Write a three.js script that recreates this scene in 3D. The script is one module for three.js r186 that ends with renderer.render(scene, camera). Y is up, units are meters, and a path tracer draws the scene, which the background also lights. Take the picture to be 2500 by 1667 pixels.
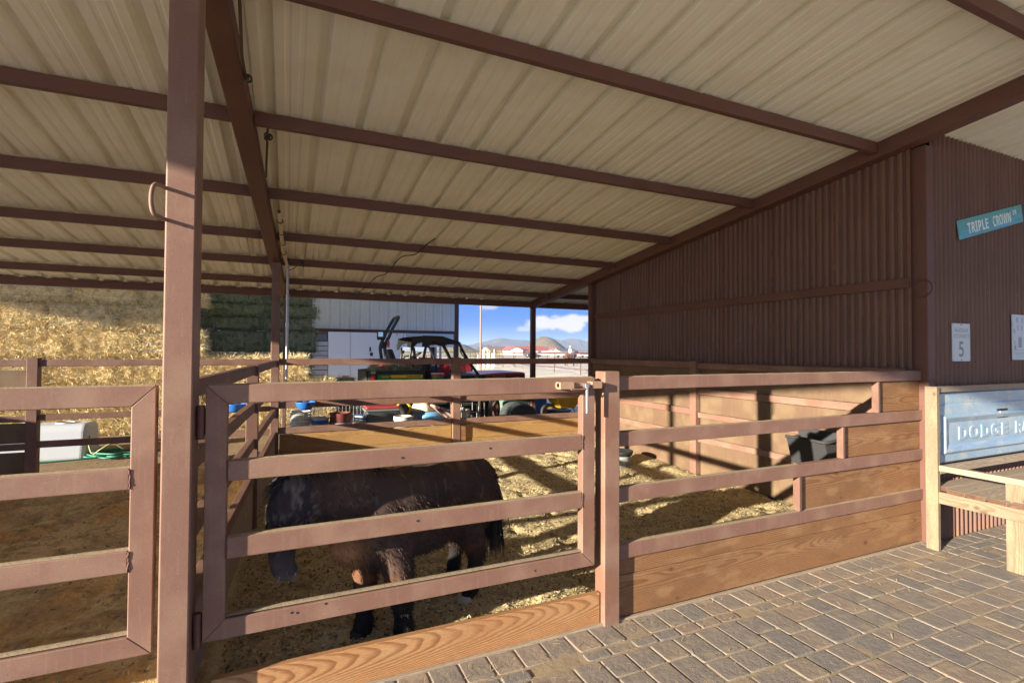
import * as THREE from 'three';
import { RoundedBoxGeometry } from 'three/addons/geometries/RoundedBoxGeometry.js';
import { mergeGeometries, mergeVertices, toCreasedNormals } from 'three/addons/utils/BufferGeometryUtils.js';
import { FontLoader } from 'three/addons/loaders/FontLoader.js';
import { TextGeometry } from 'three/addons/geometries/TextGeometry.js';

const scene = new THREE.Scene();
const D2R = Math.PI / 180;

// ------------------------------------------------------------------ camera
const camera = new THREE.PerspectiveCamera(68.28, 1024 / 682, 0.05, 9000);
camera.position.set(0, 1.65, 0);
camera.rotation.order = 'YXZ';
camera.rotation.set(1.12 * D2R, -24.0 * D2R, 0.28 * D2R);

// ------------------------------------------------------------------ small maths
let seed = 12345;
const rnd = () => { seed = (seed * 1664525 + 1013904223) >>> 0; return seed / 4294967296; };
const rr = (a, b) => a + (b - a) * rnd();
const pick = (a) => a[Math.floor(rnd() * a.length) % a.length];
const lerp = (a, b, t) => a + (b - a) * t;
const clamp = (v, a = 0, b = 1) => Math.min(b, Math.max(a, v));
const sst = (a, b, v) => { const t = clamp((v - a) / (b - a)); return t * t * (3 - 2 * t); };
function h2(ix, iy, s = 0) {
  let h = Math.imul(ix, 374761393) ^ Math.imul(iy, 668265263) ^ Math.imul(s + 17, 2246822519);
  h = Math.imul(h ^ (h >>> 13), 1274126177); h ^= h >>> 16;
  return (h >>> 0) / 4294967296;
}
function vn(x, y, per = 0, s = 0) {            // value noise, optional period
  const x0 = Math.floor(x), y0 = Math.floor(y); let fx = x - x0, fy = y - y0;
  fx = fx * fx * (3 - 2 * fx); fy = fy * fy * (3 - 2 * fy);
  const w = per ? (v) => ((v % per) + per) % per : (v) => v;
  const a = h2(w(x0), w(y0), s), b = h2(w(x0 + 1), w(y0), s), c = h2(w(x0), w(y0 + 1), s), d = h2(w(x0 + 1), w(y0 + 1), s);
  return a + (b - a) * fx + (c - a) * fy + (a - b - c + d) * fx * fy;
}
function fbm(x, y, oct = 4, per = 0, s = 0) {
  let v = 0, a = 0.5, t = 0;
  for (let i = 0; i < oct; i++) { v += a * vn(x, y, per, s + i * 7); t += a; a *= 0.5; x *= 2; y *= 2; per *= 2; }
  return v / t;
}

// ------------------------------------------------------------------ sky (air, clouds, added high cloud), sun, exposure
const SUN = new THREE.Vector3(-3.62, 0.818, 1.0).normalize();
const EXPOSURE = 5.2;
{
  const W = 2048, H = 1024, px = new Float32Array(W * H * 4);
  const lin = (r, g, b) => [r, g, b].map((c) => Math.pow(c / 255, 2.2));
  const stops = [[-90, lin(205, 190, 165)], [-1.0, lin(205, 200, 190)], [-0.2, lin(196, 214, 236)], [1.2, lin(148, 188, 238)], [3.2, lin(84, 150, 241)], [6.0, lin(74, 142, 242)], [10, lin(84, 148, 242)], [35, lin(86, 150, 242)], [90, lin(80, 144, 236)]];
  const sunEl = Math.asin(SUN.y), sunAz = Math.atan2(SUN.z, SUN.x);
  for (let j = 0; j < H; j++) {
    const el = ((j + 0.5) / H - 0.5) * 180;
    let k = 0; while (k < stops.length - 2 && el > stops[k + 1][0]) k++;
    const t = clamp((el - stops[k][0]) / (stops[k + 1][0] - stops[k][0]));
    for (let i = 0; i < W; i++) {
      const phi = ((i + 0.5) / W - 0.5) * 2 * Math.PI;
      let c = [0, 1, 2].map((q) => lerp(stops[k][1][q], stops[k + 1][1][q], t));
      // broad brightening of the air round the low sun
      const er = el * D2R, cs = Math.sin(er) * Math.sin(sunEl) + Math.cos(er) * Math.cos(sunEl) * Math.cos(phi - sunAz);
      if (el > -1) { const g = 1.6 * Math.pow(clamp(cs), 9) + 0.55 * Math.pow(clamp(cs), 2); c = [c[0] * (1 + g) + 0.5 * g, c[1] * (1 + g) + 0.32 * g, c[2] * (1 + 0.5 * g) + 0.1 * g]; }
      // azimuth in degrees right of -z
      const az = Math.atan2(Math.cos(phi), -Math.sin(phi)) / D2R;
      let cl = 0;
      const puff = (a0, e0, wa, we, amp, th) => {
        const u = (az - a0) / wa, v = (el - e0) / we; if (Math.abs(u) > 1.6 || Math.abs(v) > 1.6) return;
        const n = fbm(az * 0.55 + 40, el * 1.6 + 9, 5, 0, 3);
        const flat = v < 0 ? 2.3 : 1; cl = Math.max(cl, amp * sst(th, th + 0.22, 1.25 - (u * u + v * v * flat) - (0.62 - n) * 1.9));
      };
      puff(29.8, 3.05, 4.1, 1.15, 1, 0.15); puff(33.2, 4.6, 1.1, 0.45, 0.8, 0.35); puff(26.2, 2.5, 2.2, 0.45, 0.6, 0.3);
      puff(19.2, 5.55, 3.0, 0.55, 0.8, 0.3); puff(21.5, 5.0, 1.4, 0.45, 0.6, 0.35);
      if (el > 9) { const n = fbm(az * 0.045 + 5, el * 0.13, 5, 0, 9); cl = Math.max(cl, 0.8 * sst(0.47, 0.74, n) * sst(9, 16, el)); }  // added high cloud out of view, thickened to brighten the shade
      const cc = lin(250, 246, 248);
      const o = (j * W + i) * 4;
      for (let q = 0; q < 3; q++) px[o + q] = lerp(c[q], cc[q], cl) / EXPOSURE;
      px[o + 3] = 1;
    }
  }
  const sky = new THREE.DataTexture(px, W, H, THREE.RGBAFormat, THREE.FloatType);
  sky.mapping = THREE.EquirectangularReflectionMapping; sky.magFilter = THREE.LinearFilter; sky.minFilter = THREE.LinearFilter; sky.needsUpdate = true;
  scene.background = sky; scene.environment = sky;
}
const sun = new THREE.DirectionalLight(new THREE.Color().setRGB(1.0, 0.90, 0.74), 3.15);
sun.position.copy(SUN).multiplyScalar(60); sun.target.position.set(0, 0, -6);
sun.position.add(sun.target.position); sun.castShadow = true; sun.shadow.radius = 1;
sun.shadow.mapSize.set(4096, 4096);
Object.assign(sun.shadow.camera, { left: -30, right: 30, top: 20, bottom: -20, near: 1, far: 160 });
scene.add(sun, sun.target);
const renderer = new THREE.WebGLRenderer({ antialias: true });
renderer.toneMapping = THREE.LinearToneMapping;
renderer.toneMappingExposure = EXPOSURE;
renderer.shadowMap.enabled = true;

// ------------------------------------------------------------------ scene helpers
const taken = new Map();
function numbered(name) { const n = taken.get(name) ?? 0; taken.set(name, n + 1); return n ? `${name}_${String(n).padStart(3, '0')}` : name; }
function tag(o, label, category, group, kind) { o.userData.label = label; o.userData.category = category; if (group) o.userData.group = group; if (kind) o.userData.kind = kind; return o; }
function thing(name, label, category, [x, y, z] = [0, 0, 0], group) {
  const o = new THREE.Group(); o.name = numbered(name); o.position.set(x, y, z); tag(o, label, category, group); scene.add(o); return o;
}
// part(): a mesh whose geometry is given in world metres, hung under a thing
function part(name, geo, m, parent) {
  const o = new THREE.Mesh(geo, m); o.name = name; o.castShadow = o.receiveShadow = true;
  let p = parent, off = new THREE.Vector3();
  while (p && p !== scene) { off.sub(p.position); p = p.parent; }
  o.position.copy(off); parent.add(o); return o;
}
// put(): a mesh with shared geometry placed at a world point
function put(name, geo, m, parent, [x, y, z], rot) {
  const o = part(name, geo, m, parent); o.position.add(new THREE.Vector3(x, y, z)); if (rot) o.rotation.set(...rot); return o;
}
function single(name, geo, m, label, category, pos = [0, 0, 0], group, kind) {
  const o = new THREE.Mesh(geo, m); o.name = numbered(name); o.position.set(...pos); o.castShadow = o.receiveShadow = true;
  tag(o, label, category, group, kind); scene.add(o); return o;
}
function setting(name, geo, m) { const o = new THREE.Mesh(geo, m); o.name = numbered(name); o.receiveShadow = o.castShadow = true; o.userData.kind = 'structure'; scene.add(o); return o; }
const V = (x, y, z) => new THREE.Vector3(x, y, z);
// uv in metres by the dominant axis of each face
function boxUV(g, ox = 0, oy = 0, turn = false) {
  if (g.index) { const t = g.toNonIndexed(); g.dispose?.(); g = t; }
  const p = g.attributes.position, n = p.count, uv = new Float32Array(n * 2);
  const a = V(), b = V(), c = V(), nn = V();
  for (let i = 0; i < n; i += 3) {
    a.fromBufferAttribute(p, i); b.fromBufferAttribute(p, i + 1); c.fromBufferAttribute(p, i + 2);
    nn.copy(b).sub(a).cross(c.clone().sub(a));
    const ax = Math.abs(nn.x), ay = Math.abs(nn.y), az = Math.abs(nn.z);
    [a, b, c].forEach((v, k) => {
      let u, w; if (ax >= ay && ax >= az) { u = v.z; w = v.y; } else if (ay >= az) { u = v.x; w = v.z; } else { u = v.x; w = v.y; }
      if (turn) [u, w] = [w, u];
      uv[(i + k) * 2] = u + ox; uv[(i + k) * 2 + 1] = w + oy;
    });
  }
  g.setAttribute('uv', new THREE.BufferAttribute(uv, 2)); return g;
}
const rbox = (w, h, d, r = 0.005, seg = 1) => new RoundedBoxGeometry(w, h, d, seg, Math.min(r, w / 2.05, h / 2.05, d / 2.05));
// box given by its two corners
function boxAt(x0, x1, y0, y1, z0, z1, r = 0.005, seg = 1) {
  const g = rbox(Math.abs(x1 - x0), Math.abs(y1 - y0), Math.abs(z1 - z0), r, seg).translate((x0 + x1) / 2, (y0 + y1) / 2, (z0 + z1) / 2);
  return boxUV(g, rnd(), rnd());
}
// bar from p to q (centre line), height h, thickness t
function bar(p, q, h, t, r = 0.005, seg = 1) {
  const d = q.clone().sub(p), L = d.length(); let g = rbox(L, h, t, r, seg); g = boxUV(g, rnd(), rnd());
  const x = d.clone().normalize(), up = Math.abs(x.y) > 0.95 ? V(0, 0, 1) : V(0, 1, 0), z = x.clone().cross(up).normalize(), y = z.clone().cross(x);
  g.applyMatrix4(new THREE.Matrix4().makeBasis(x, y, z)); return g.translate((p.x + q.x) / 2, (p.y + q.y) / 2, (p.z + q.z) / 2);
}
function tube(pts, r, seg = 24, rad = 6) { return new THREE.TubeGeometry(new THREE.CatmullRomCurve3(pts.map((p) => V(...p))), seg, r, rad, false); }
const cylAt = (x, y0, y1, z, r0, r1 = r0, n = 16) => new THREE.CylinderGeometry(r1, r0, y1 - y0, n).translate(x, (y0 + y1) / 2, z);
const lathe = (pts, n = 24) => new THREE.LatheGeometry(pts.map(([x, y]) => new THREE.Vector2(x, y)), n);
function prism(pts, z0, z1, bevel = 0.003) {   // polygon in xy, pushed from z0 to z1
  const s = new THREE.Shape(pts.map(([x, y]) => new THREE.Vector2(x, y)));
  const g = new THREE.ExtrudeGeometry(s, { depth: z1 - z0 - 2 * bevel, bevelEnabled: bevel > 0, bevelThickness: bevel, bevelSize: bevel, bevelOffset: -bevel, bevelSegments: 1, curveSegments: 8 });
  return boxUV(g.translate(0, 0, z0 + bevel), rnd(), rnd());
}
function prismX(pts, x0, x1, bevel = 0.003) {  // polygon in (z,y), pushed along x
  const g = prism(pts.map(([z, y]) => [-z, y]), x0, x1, bevel); g.rotateY(Math.PI / 2); return g;
}
const merge = (list) => mergeGeometries(list.map((g) => { const t = g.index ? g.toNonIndexed() : g.clone(); for (const k of Object.keys(t.attributes)) if (!['position', 'normal', 'uv'].includes(k)) t.deleteAttribute(k); if (!t.attributes.uv) t.setAttribute('uv', new THREE.BufferAttribute(new Float32Array(t.attributes.position.count * 2), 2)); return t; }));

// ------------------------------------------------------------------ textures
function texture(w, h, fn, { srgb = true, rx = 1, ry = 1 } = {}) {
  const d = new Uint8Array(w * h * 4);
  for (let j = 0; j < h; j++) for (let i = 0; i < w; i++) {
    const c = fn(i / w, j / h, i, j), o = (j * w + i) * 4;
    if (typeof c === 'number') d[o] = d[o + 1] = d[o + 2] = clamp(c) * 255; else { d[o] = clamp(c[0], 0, 255); d[o + 1] = clamp(c[1], 0, 255); d[o + 2] = clamp(c[2], 0, 255); }
    d[o + 3] = 255;
  }
  const t = new THREE.DataTexture(d, w, h); t.wrapS = t.wrapT = THREE.RepeatWrapping; t.magFilter = THREE.LinearFilter; t.minFilter = THREE.LinearMipmapLinearFilter; t.generateMipmaps = true;
  if (srgb) t.colorSpace = THREE.SRGBColorSpace; t.repeat.set(rx, ry); t.needsUpdate = true; return t;
}
const mixc = (a, b, t) => [0, 1, 2].map((k) => lerp(a[k], b[k], t));
// painted, dusty, scuffed steel: one metre per repeat
function steelTex(base, dust, rust, amt = 1, s = 0) {
  return texture(512, 512, (u, v, i, j) => {
    const n = fbm(u * 6, v * 6, 5, 6, s), m = fbm(u * 3, v * 3, 4, 3, s + 40), f = h2(i, j, s + 3);
    let c = mixc(base, dust, amt * (0.20 + 0.55 * sst(0.35, 0.75, n)));
    c = mixc(c, rust, 0.35 * amt * sst(0.56, 0.75, m));
    const str = vn(u * 90, v * 7, 90, s + 5); if (str > 0.8) c = mixc(c, dust, 0.25 * amt);
    const sp = vn(u * 210, v * 210, 210, s + 9); if (sp > 0.955) c = mixc(c, [206, 184, 156], amt * 0.7 * sst(0.955, 1, sp)); if (sp < 0.02) c = mixc(c, [60, 42, 36], 0.6);
    const g = 0.94 + 0.12 * f; return [c[0] * g, c[1] * g, c[2] * g];
  });
}
// flat-sawn board, 4 m long by 0.3 m wide
function woodTex(light, dark, stain, s, { knots = 3, ringScale = 1, grey = 0, cathedral = false, W = 2048 } = {}) {
  const H = 256, LEN = W / 512, ks = []; for (let k = 0; k < knots; k++) ks.push([LEN * h2(k, 1, s), 0.04 + 0.22 * h2(k, 2, s), 0.010 + 0.012 * h2(k, 3, s)]);
  const c0 = 0.08 + 0.14 * h2(5, 5, s);
  return texture(W, H, (u, v) => {
    const X = u * LEN, Y = v * 0.3;
    let wy = Y + 0.02 * (fbm(X * 1.6, Y * 6, 3, 0, s + 1) - 0.5), dip = 0;
    for (const [kx, ky, kr] of ks) { const dx = X - kx, dy = Y - ky; if (Math.abs(dx) > 0.3) continue; const q = Math.exp(-(dx * dx / 0.006 + dy * dy / (kr * kr * 7))); wy -= Math.sign(dy || 1) * q * 0.014; dip = Math.max(dip, Math.exp(-(dx * dx / (kr * kr * 1.6) + dy * dy / (kr * kr * 0.7)))); }
    const yy = wy - c0, dep = 0.03 + 0.12 * vn(X * 1.3, 0.5, 0, s + 2);
    const r = cathedral ? (X * 1.15 + 60 * (wy - 0.15) * (wy - 0.15) + 0.22 * fbm(X * 2.2, Y * 9, 3, 0, s + 5) + 0.035 * fbm(X * 11, Y * 40, 2, 0, s + 6)) * 8.5 : Math.hypot(yy, dep) * 115 * ringScale + fbm(X * 5, Y * 14, 2, 0, s + 8) * 1.3;
    const q = r - Math.floor(r), ring = sst(0.35, 0.86, q) * (1 - sst(0.9, 1, q));
    const fib = vn(X * 18, Y * 360, 0, s + 3), fib2 = vn(X * 80, Y * 850, 0, s + 4);
    let c = mixc(light, dark, clamp(ring * 0.8 + 0.18 * fib)); c = mixc(c, dark.map((k) => k * 0.7), dip * 0.9);
    c = mixc(c, stain, 0.5 * sst(0.5, 0.78, fbm(X * 2.4, Y * 7, 4, 0, s + 11)));
    c = mixc(c, [178, 150, 112], 0.26 * sst(0.5, 0.8, fbm(X * 5, Y * 16, 4, 0, s + 21)));
    if (grey) c = mixc(c, [150, 138, 124], grey * (0.5 + 0.5 * fib));
    const g = 0.9 + 0.2 * fib2; return [c[0] * g, c[1] * g, c[2] * g];
  }, { rx: 1 / LEN, ry: 1 / 0.3 });
}
// a board along x (or z): grain starts at its own end
function board(x0, x1, y0, y1, z0, z1, r = 0.003) {
  const g = rbox(x1 - x0, y1 - y0, z1 - z0, r).translate((x0 + x1) / 2, (y0 + y1) / 2, (z0 + z1) / 2);
  return boxUV(g, 0.03 - ((z1 - z0 > x1 - x0) ? z0 : x0), 0.3 * rnd() * 0.1 - y0);
}
const noiseBump = texture(512, 512, (u, v, i, j) => 0.55 * fbm(u * 40, v * 40, 4, 40, 77) + 0.3 * h2(i, j, 5) + 0.15 * fbm(u * 8, v * 8, 3, 8, 78), { srgb: false });
const S = (o) => new THREE.MeshStandardMaterial(o);
const P = (o) => new THREE.MeshPhysicalMaterial(o);
const rgb = (r, g, b) => new THREE.Color().setRGB(r / 255, g / 255, b / 255, THREE.SRGBColorSpace);
const M = {};
M.steel = S({ map: steelTex([106, 75, 63], [136, 107, 92], [122, 79, 56], 0.9, 1), bumpMap: noiseBump, bumpScale: 0.0006, roughness: 0.55 });
M.steelDusty = S({ map: steelTex([120, 87, 73], [146, 117, 99], [132, 88, 64], 0.9, 2), bumpMap: noiseBump, bumpScale: 0.0006, roughness: 0.6 });
M.steelDark = S({ map: steelTex([98, 64, 55], [108, 74, 62], [112, 66, 48], 0.7, 3), bumpMap: noiseBump, bumpScale: 0.0005, roughness: 0.6 });
M.plate = S({ map: steelTex([100, 76, 58], [122, 102, 76], [98, 70, 58], 1.0, 4), bumpMap: noiseBump, bumpScale: 0.0008, roughness: 0.7 });
M.dust = S({ map: texture(256, 256, (u, v, i, j) => { const n = fbm(u * 24, v * 24, 4, 24, 5), f = h2(i, j, 8); return mixc([132, 116, 94], [168, 150, 122], 0.6 * n + 0.4 * f); }), bumpMap: noiseBump, bumpScale: 0.003, roughness: 0.95 });
M.wood = [0, 1, 2, 3].map((k) => S({ map: woodTex([140, 102, 66], [112, 74, 44], [104, 72, 46], 100 + k * 13, { knots: 1 + k }), bumpMap: noiseBump, bumpScale: 0.0008, roughness: 0.78 }));
M.woodBold = S({ map: woodTex([178, 134, 90], [130, 84, 48], [160, 114, 74], 300, { knots: 0, cathedral: true }), bumpMap: noiseBump, bumpScale: 0.0008, roughness: 0.75 });
M.pine = [0, 1].map((k) => S({ map: woodTex([136, 121, 100], [112, 94, 72], [120, 102, 78], 400 + k * 9, { knots: 5, W: 1024 }), bumpMap: noiseBump, bumpScale: 0.0008, roughness: 0.8 }));
M.greyWood = [0, 1].map((k) => S({ map: woodTex([168, 150, 128], [126, 106, 86], [140, 120, 100], 500 + k * 9, { knots: 1, grey: 0.45, W: 1024 }), bumpMap: noiseBump, bumpScale: 0.001, roughness: 0.85 }));
M.stained = S({ map: woodTex([98, 68, 50], [76, 50, 36], [86, 60, 44], 610, { knots: 1, W: 512 }), bumpMap: noiseBump, bumpScale: 0.0008, roughness: 0.8 });
M.roof = S({ map: texture(512, 512, (u, v, i, j) => { const n = fbm(u * 5, v * 5, 5, 5, 61), d = vn(u * 60, v * 3, 60, 62); let c = mixc([240, 239, 224], [232, 229, 210], 0.6 * sst(0.4, 0.75, n)); if (d > 0.9) c = mixc(c, [214, 206, 184], 0.12); const g = 0.98 + 0.04 * h2(i, j, 6); return c.map((q) => q * g); }), roughness: 0.5 });
M.corr = S({ map: texture(1024, 1024, (u, v, i, j) => { const n = fbm(u * 5, v * 5, 5, 5, 71), st = vn(u * 70, v * 3, 70, 72), sp = vn(u * 220, v * 130, 0, 74); let c = mixc([104, 74, 63], [118, 88, 75], n); if (st > 0.78) c = mixc(c, [140, 114, 96], 0.4 * sst(0.78, 1, st)); if (sp > 0.965) c = mixc(c, [180, 150, 116], 0.55); const g = 0.95 + 0.1 * h2(i, j, 8); return c.map((q) => q * g); }), roughness: 0.5 });
M.galv = S({ color: rgb(186, 188, 190), roughness: 0.35, metalness: 0.85 });
M.black = S({ color: rgb(38, 38, 40), roughness: 0.6 });
M.latch = S({ map: steelTex([146, 112, 92], [176, 148, 122], [150, 108, 78], 0.9, 7), roughness: 0.6 });
M.rubber = S({ color: rgb(52, 52, 54), roughness: 0.75, bumpMap: noiseBump, bumpScale: 0.001 });
M.white = S({ color: rgb(226, 226, 222), roughness: 0.45 });

// ------------------------------------------------------------------ ground
const sandTex = texture(512, 512, (u, v, i, j) => { const n = fbm(u * 10, v * 10, 5, 10, 81), f = h2(i, j, 2), m = fbm(u * 3, v * 3, 3, 3, 82); let c = mixc([196, 178, 148], [222, 206, 178], 0.7 * n + 0.3 * m); if (f > 0.985) c = mixc(c, [120, 100, 80], 0.6); return c.map((q) => q * (0.93 + 0.14 * f)); }, { rx: 1 / 3, ry: 1 / 3 });
M.sand = S({ map: sandTex, bumpMap: noiseBump, bumpScale: 0.01, roughness: 0.95 });
{
  const g = new THREE.PlaneGeometry(9000, 9000, 1, 1).rotateX(-Math.PI / 2);
  const p = g.attributes.position, uv = g.attributes.uv; for (let i = 0; i < p.count; i++) uv.setXY(i, p.getX(i), p.getZ(i));
  const o = setting('desert_ground', g, M.sand); o.position.y = -0.05;
}
function heightfield(x0, x1, z0, z1, step, fn, color) {
  const nx = Math.round((x1 - x0) / step), nz = Math.round((z1 - z0) / step);
  const g = new THREE.PlaneGeometry(x1 - x0, z1 - z0, nx, nz).rotateX(-Math.PI / 2).translate((x0 + x1) / 2, 0, (z0 + z1) / 2);
  const p = g.attributes.position, uv = g.attributes.uv, col = color ? new Float32Array(p.count * 3) : null;
  for (let i = 0; i < p.count; i++) { const x = p.getX(i), z = p.getZ(i), y = fn(x, z); p.setY(i, y); uv.setXY(i, x, z); if (col) { const c = color(x, z, y); col.set(c, i * 3); } }
  if (col) g.setAttribute('color', new THREE.BufferAttribute(col, 3));
  g.computeVertexNormals(); return g;
}
// churned sand of the yard and the riding arena behind the barn
const yardH = (x, z) => { const far = sst(-13, -22, z); return -0.045 + 0.02 * fbm(x * 0.9, z * 0.9, 4, 0, 31) + far * (0.10 * sst(0.45, 0.8, fbm(x * 0.16, z * 0.55, 3, 0, 33)) + 0.05 * fbm(x * 1.6, z * 1.6, 3, 0, 35)) + 0.22 * Math.exp(-Math.pow((z + 24.5 + 1.2 * Math.sin(x * 0.35)) / 1.1, 2)) * sst(10, 13, x); };
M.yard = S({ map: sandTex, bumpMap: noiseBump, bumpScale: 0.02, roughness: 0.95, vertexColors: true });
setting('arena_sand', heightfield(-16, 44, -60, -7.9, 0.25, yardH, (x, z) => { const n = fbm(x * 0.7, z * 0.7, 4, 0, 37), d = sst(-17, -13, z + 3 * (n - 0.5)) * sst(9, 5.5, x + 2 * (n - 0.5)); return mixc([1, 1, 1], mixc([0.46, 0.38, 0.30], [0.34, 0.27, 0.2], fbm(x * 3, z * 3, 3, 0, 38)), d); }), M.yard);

// stall bedding: shavings and trampled dirt
const bedH = (x, z) => {
  let y = 0.014 + 0.05 * fbm(x * 3.1, z * 3.1, 4, 0, 11) + 0.016 * fbm(x * 11, z * 11, 3, 0, 12);
  const hoof = vn(x * 7.5, z * 7.5, 0, 14); y -= 0.030 * sst(0.68, 0.9, hoof);
  if (x < -0.5) y += 0.13 * sst(-5.2, -7.6, z) + 0.018 * Math.sin(x * 5 + z * 9 + 3 * fbm(x, z, 2, 0, 18));
  y += 0.05 * sst(4.3, 4.95, x) * sst(-4.8, -6.5, z);
  const ex = Math.min(x + 5.85, 4.98 - x), ez = Math.min(-2.66 - z, z + 7.66); y -= 0.03 * (1 - sst(0, 0.25, Math.min(ez, Math.max(ex, 0)))) * 0.6;
  return y;
};
const beddingTex = texture(1024, 1024, (u, v, i, j) => {
  const f = h2(i >> 1, j >> 1, 21), n = fbm(u * 60, v * 60, 3, 60, 22), m = fbm(u * 14, v * 14, 4, 14, 23);
  let c = mixc([172, 150, 106], [226, 208, 160], clamp(0.75 * n + 0.45 * f)); c = mixc(c, [112, 90, 60], 0.5 * sst(0.48, 0.78, m) * (0.4 + 0.6 * n)); return c.map((q) => q * (0.85 + 0.25 * h2(i, j, 4)));
}, { rx: 1, ry: 1 });
M.bedding = S({ map: beddingTex, bumpMap: noiseBump, bumpScale: 0.012, roughness: 1, vertexColors: true });
{
  const g = heightfield(-5.86, 4.99, -7.68, -2.64, 0.035, bedH, (x, z) => {
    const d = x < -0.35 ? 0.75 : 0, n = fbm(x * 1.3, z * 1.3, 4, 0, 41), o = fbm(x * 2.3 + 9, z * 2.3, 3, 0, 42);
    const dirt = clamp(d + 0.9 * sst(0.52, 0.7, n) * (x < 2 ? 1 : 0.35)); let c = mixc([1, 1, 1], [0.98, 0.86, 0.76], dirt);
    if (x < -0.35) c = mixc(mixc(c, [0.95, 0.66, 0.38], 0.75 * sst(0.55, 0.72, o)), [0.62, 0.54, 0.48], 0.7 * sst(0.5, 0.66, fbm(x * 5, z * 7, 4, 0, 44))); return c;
  });
  setting('stall_floor', g, M.bedding);
}
{
  // loose wood shavings lying on the bedding
  const q = new THREE.PlaneGeometry(1, 1, 3, 1).rotateX(-Math.PI / 2), p = q.attributes.position; for (let i = 0; i < p.count; i++) p.setY(i, 0.35 * (0.25 - p.getX(i) ** 2)); q.computeVertexNormals();
  const N = 70000, im = new THREE.InstancedMesh(q, S({ color: 0xffffff, roughness: 1, side: THREE.DoubleSide }), N), m = new THREE.Matrix4(), e = new THREE.Euler(), col = new THREE.Color();
  for (let i = 0; i < N; i++) {
    const near = rnd() < 0.6, x = near ? rr(-0.3, 4.95) : (rnd() < 0.4 ? rr(-5.8, -0.5) : rr(-0.3, 4.95)), z = -2.68 - Math.pow(rnd(), near ? 1.5 : 1) * 4.9;
    const s = rr(0.010, 0.030); e.set(rr(-0.5, 0.5), rr(0, 6.28), rr(-0.5, 0.5));
    m.compose(V(x, bedH(x, z) + 0.004, z), new THREE.Quaternion().setFromEuler(e), V(s, s, s * rr(0.15, 0.5))); im.setMatrixAt(i, m);
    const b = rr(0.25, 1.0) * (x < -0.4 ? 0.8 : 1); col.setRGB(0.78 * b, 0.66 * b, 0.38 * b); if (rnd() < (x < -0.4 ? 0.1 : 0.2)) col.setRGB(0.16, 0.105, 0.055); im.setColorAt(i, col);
  }
  im.name = 'wood_shavings'; im.receiveShadow = im.castShadow = true; tag(im, 'loose wood shavings and straw strewn over the stall floor', 'bedding', null, 'stuff'); scene.add(im);
}

// ------------------------------------------------------------------ pavers
const paverTex = (a, b, s) => texture(256, 256, (u, v, i, j) => { const n = fbm(u * 5, v * 5, 5, 5, s), f = h2(i, j, s), g = vn(u * 64, v * 64, 64, s + 1); let c = mixc(a, b, n); if (g > 0.86) c = mixc(c, [186, 170, 150], 0.5); if (g < 0.1) c = mixc(c, [70, 64, 60], 0.5); const du = fbm(u * 3, v * 3, 4, 3, s + 5); c = mixc(c, [164, 146, 120], 0.4 * sst(0.45, 0.75, du)); return c.map((q) => q * (0.88 + 0.24 * f)); }, { rx: 4, ry: 4 });
const paverMats = [[[122, 114, 107], [138, 127, 116]], [[126, 115, 106], [142, 128, 115]], [[114, 110, 107], [130, 122, 115]], [[130, 115, 103], [146, 130, 114]], [[118, 112, 106], [140, 128, 116]]].map(([a, b], k) => S({ map: paverTex(a, b, 700 + k * 31), bumpMap: noiseBump, bumpScale: 0.004, roughness: 0.9 }));
const paving = new THREE.Group(); paving.name = 'paver_pavement'; paving.userData.kind = 'structure'; scene.add(paving);
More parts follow.
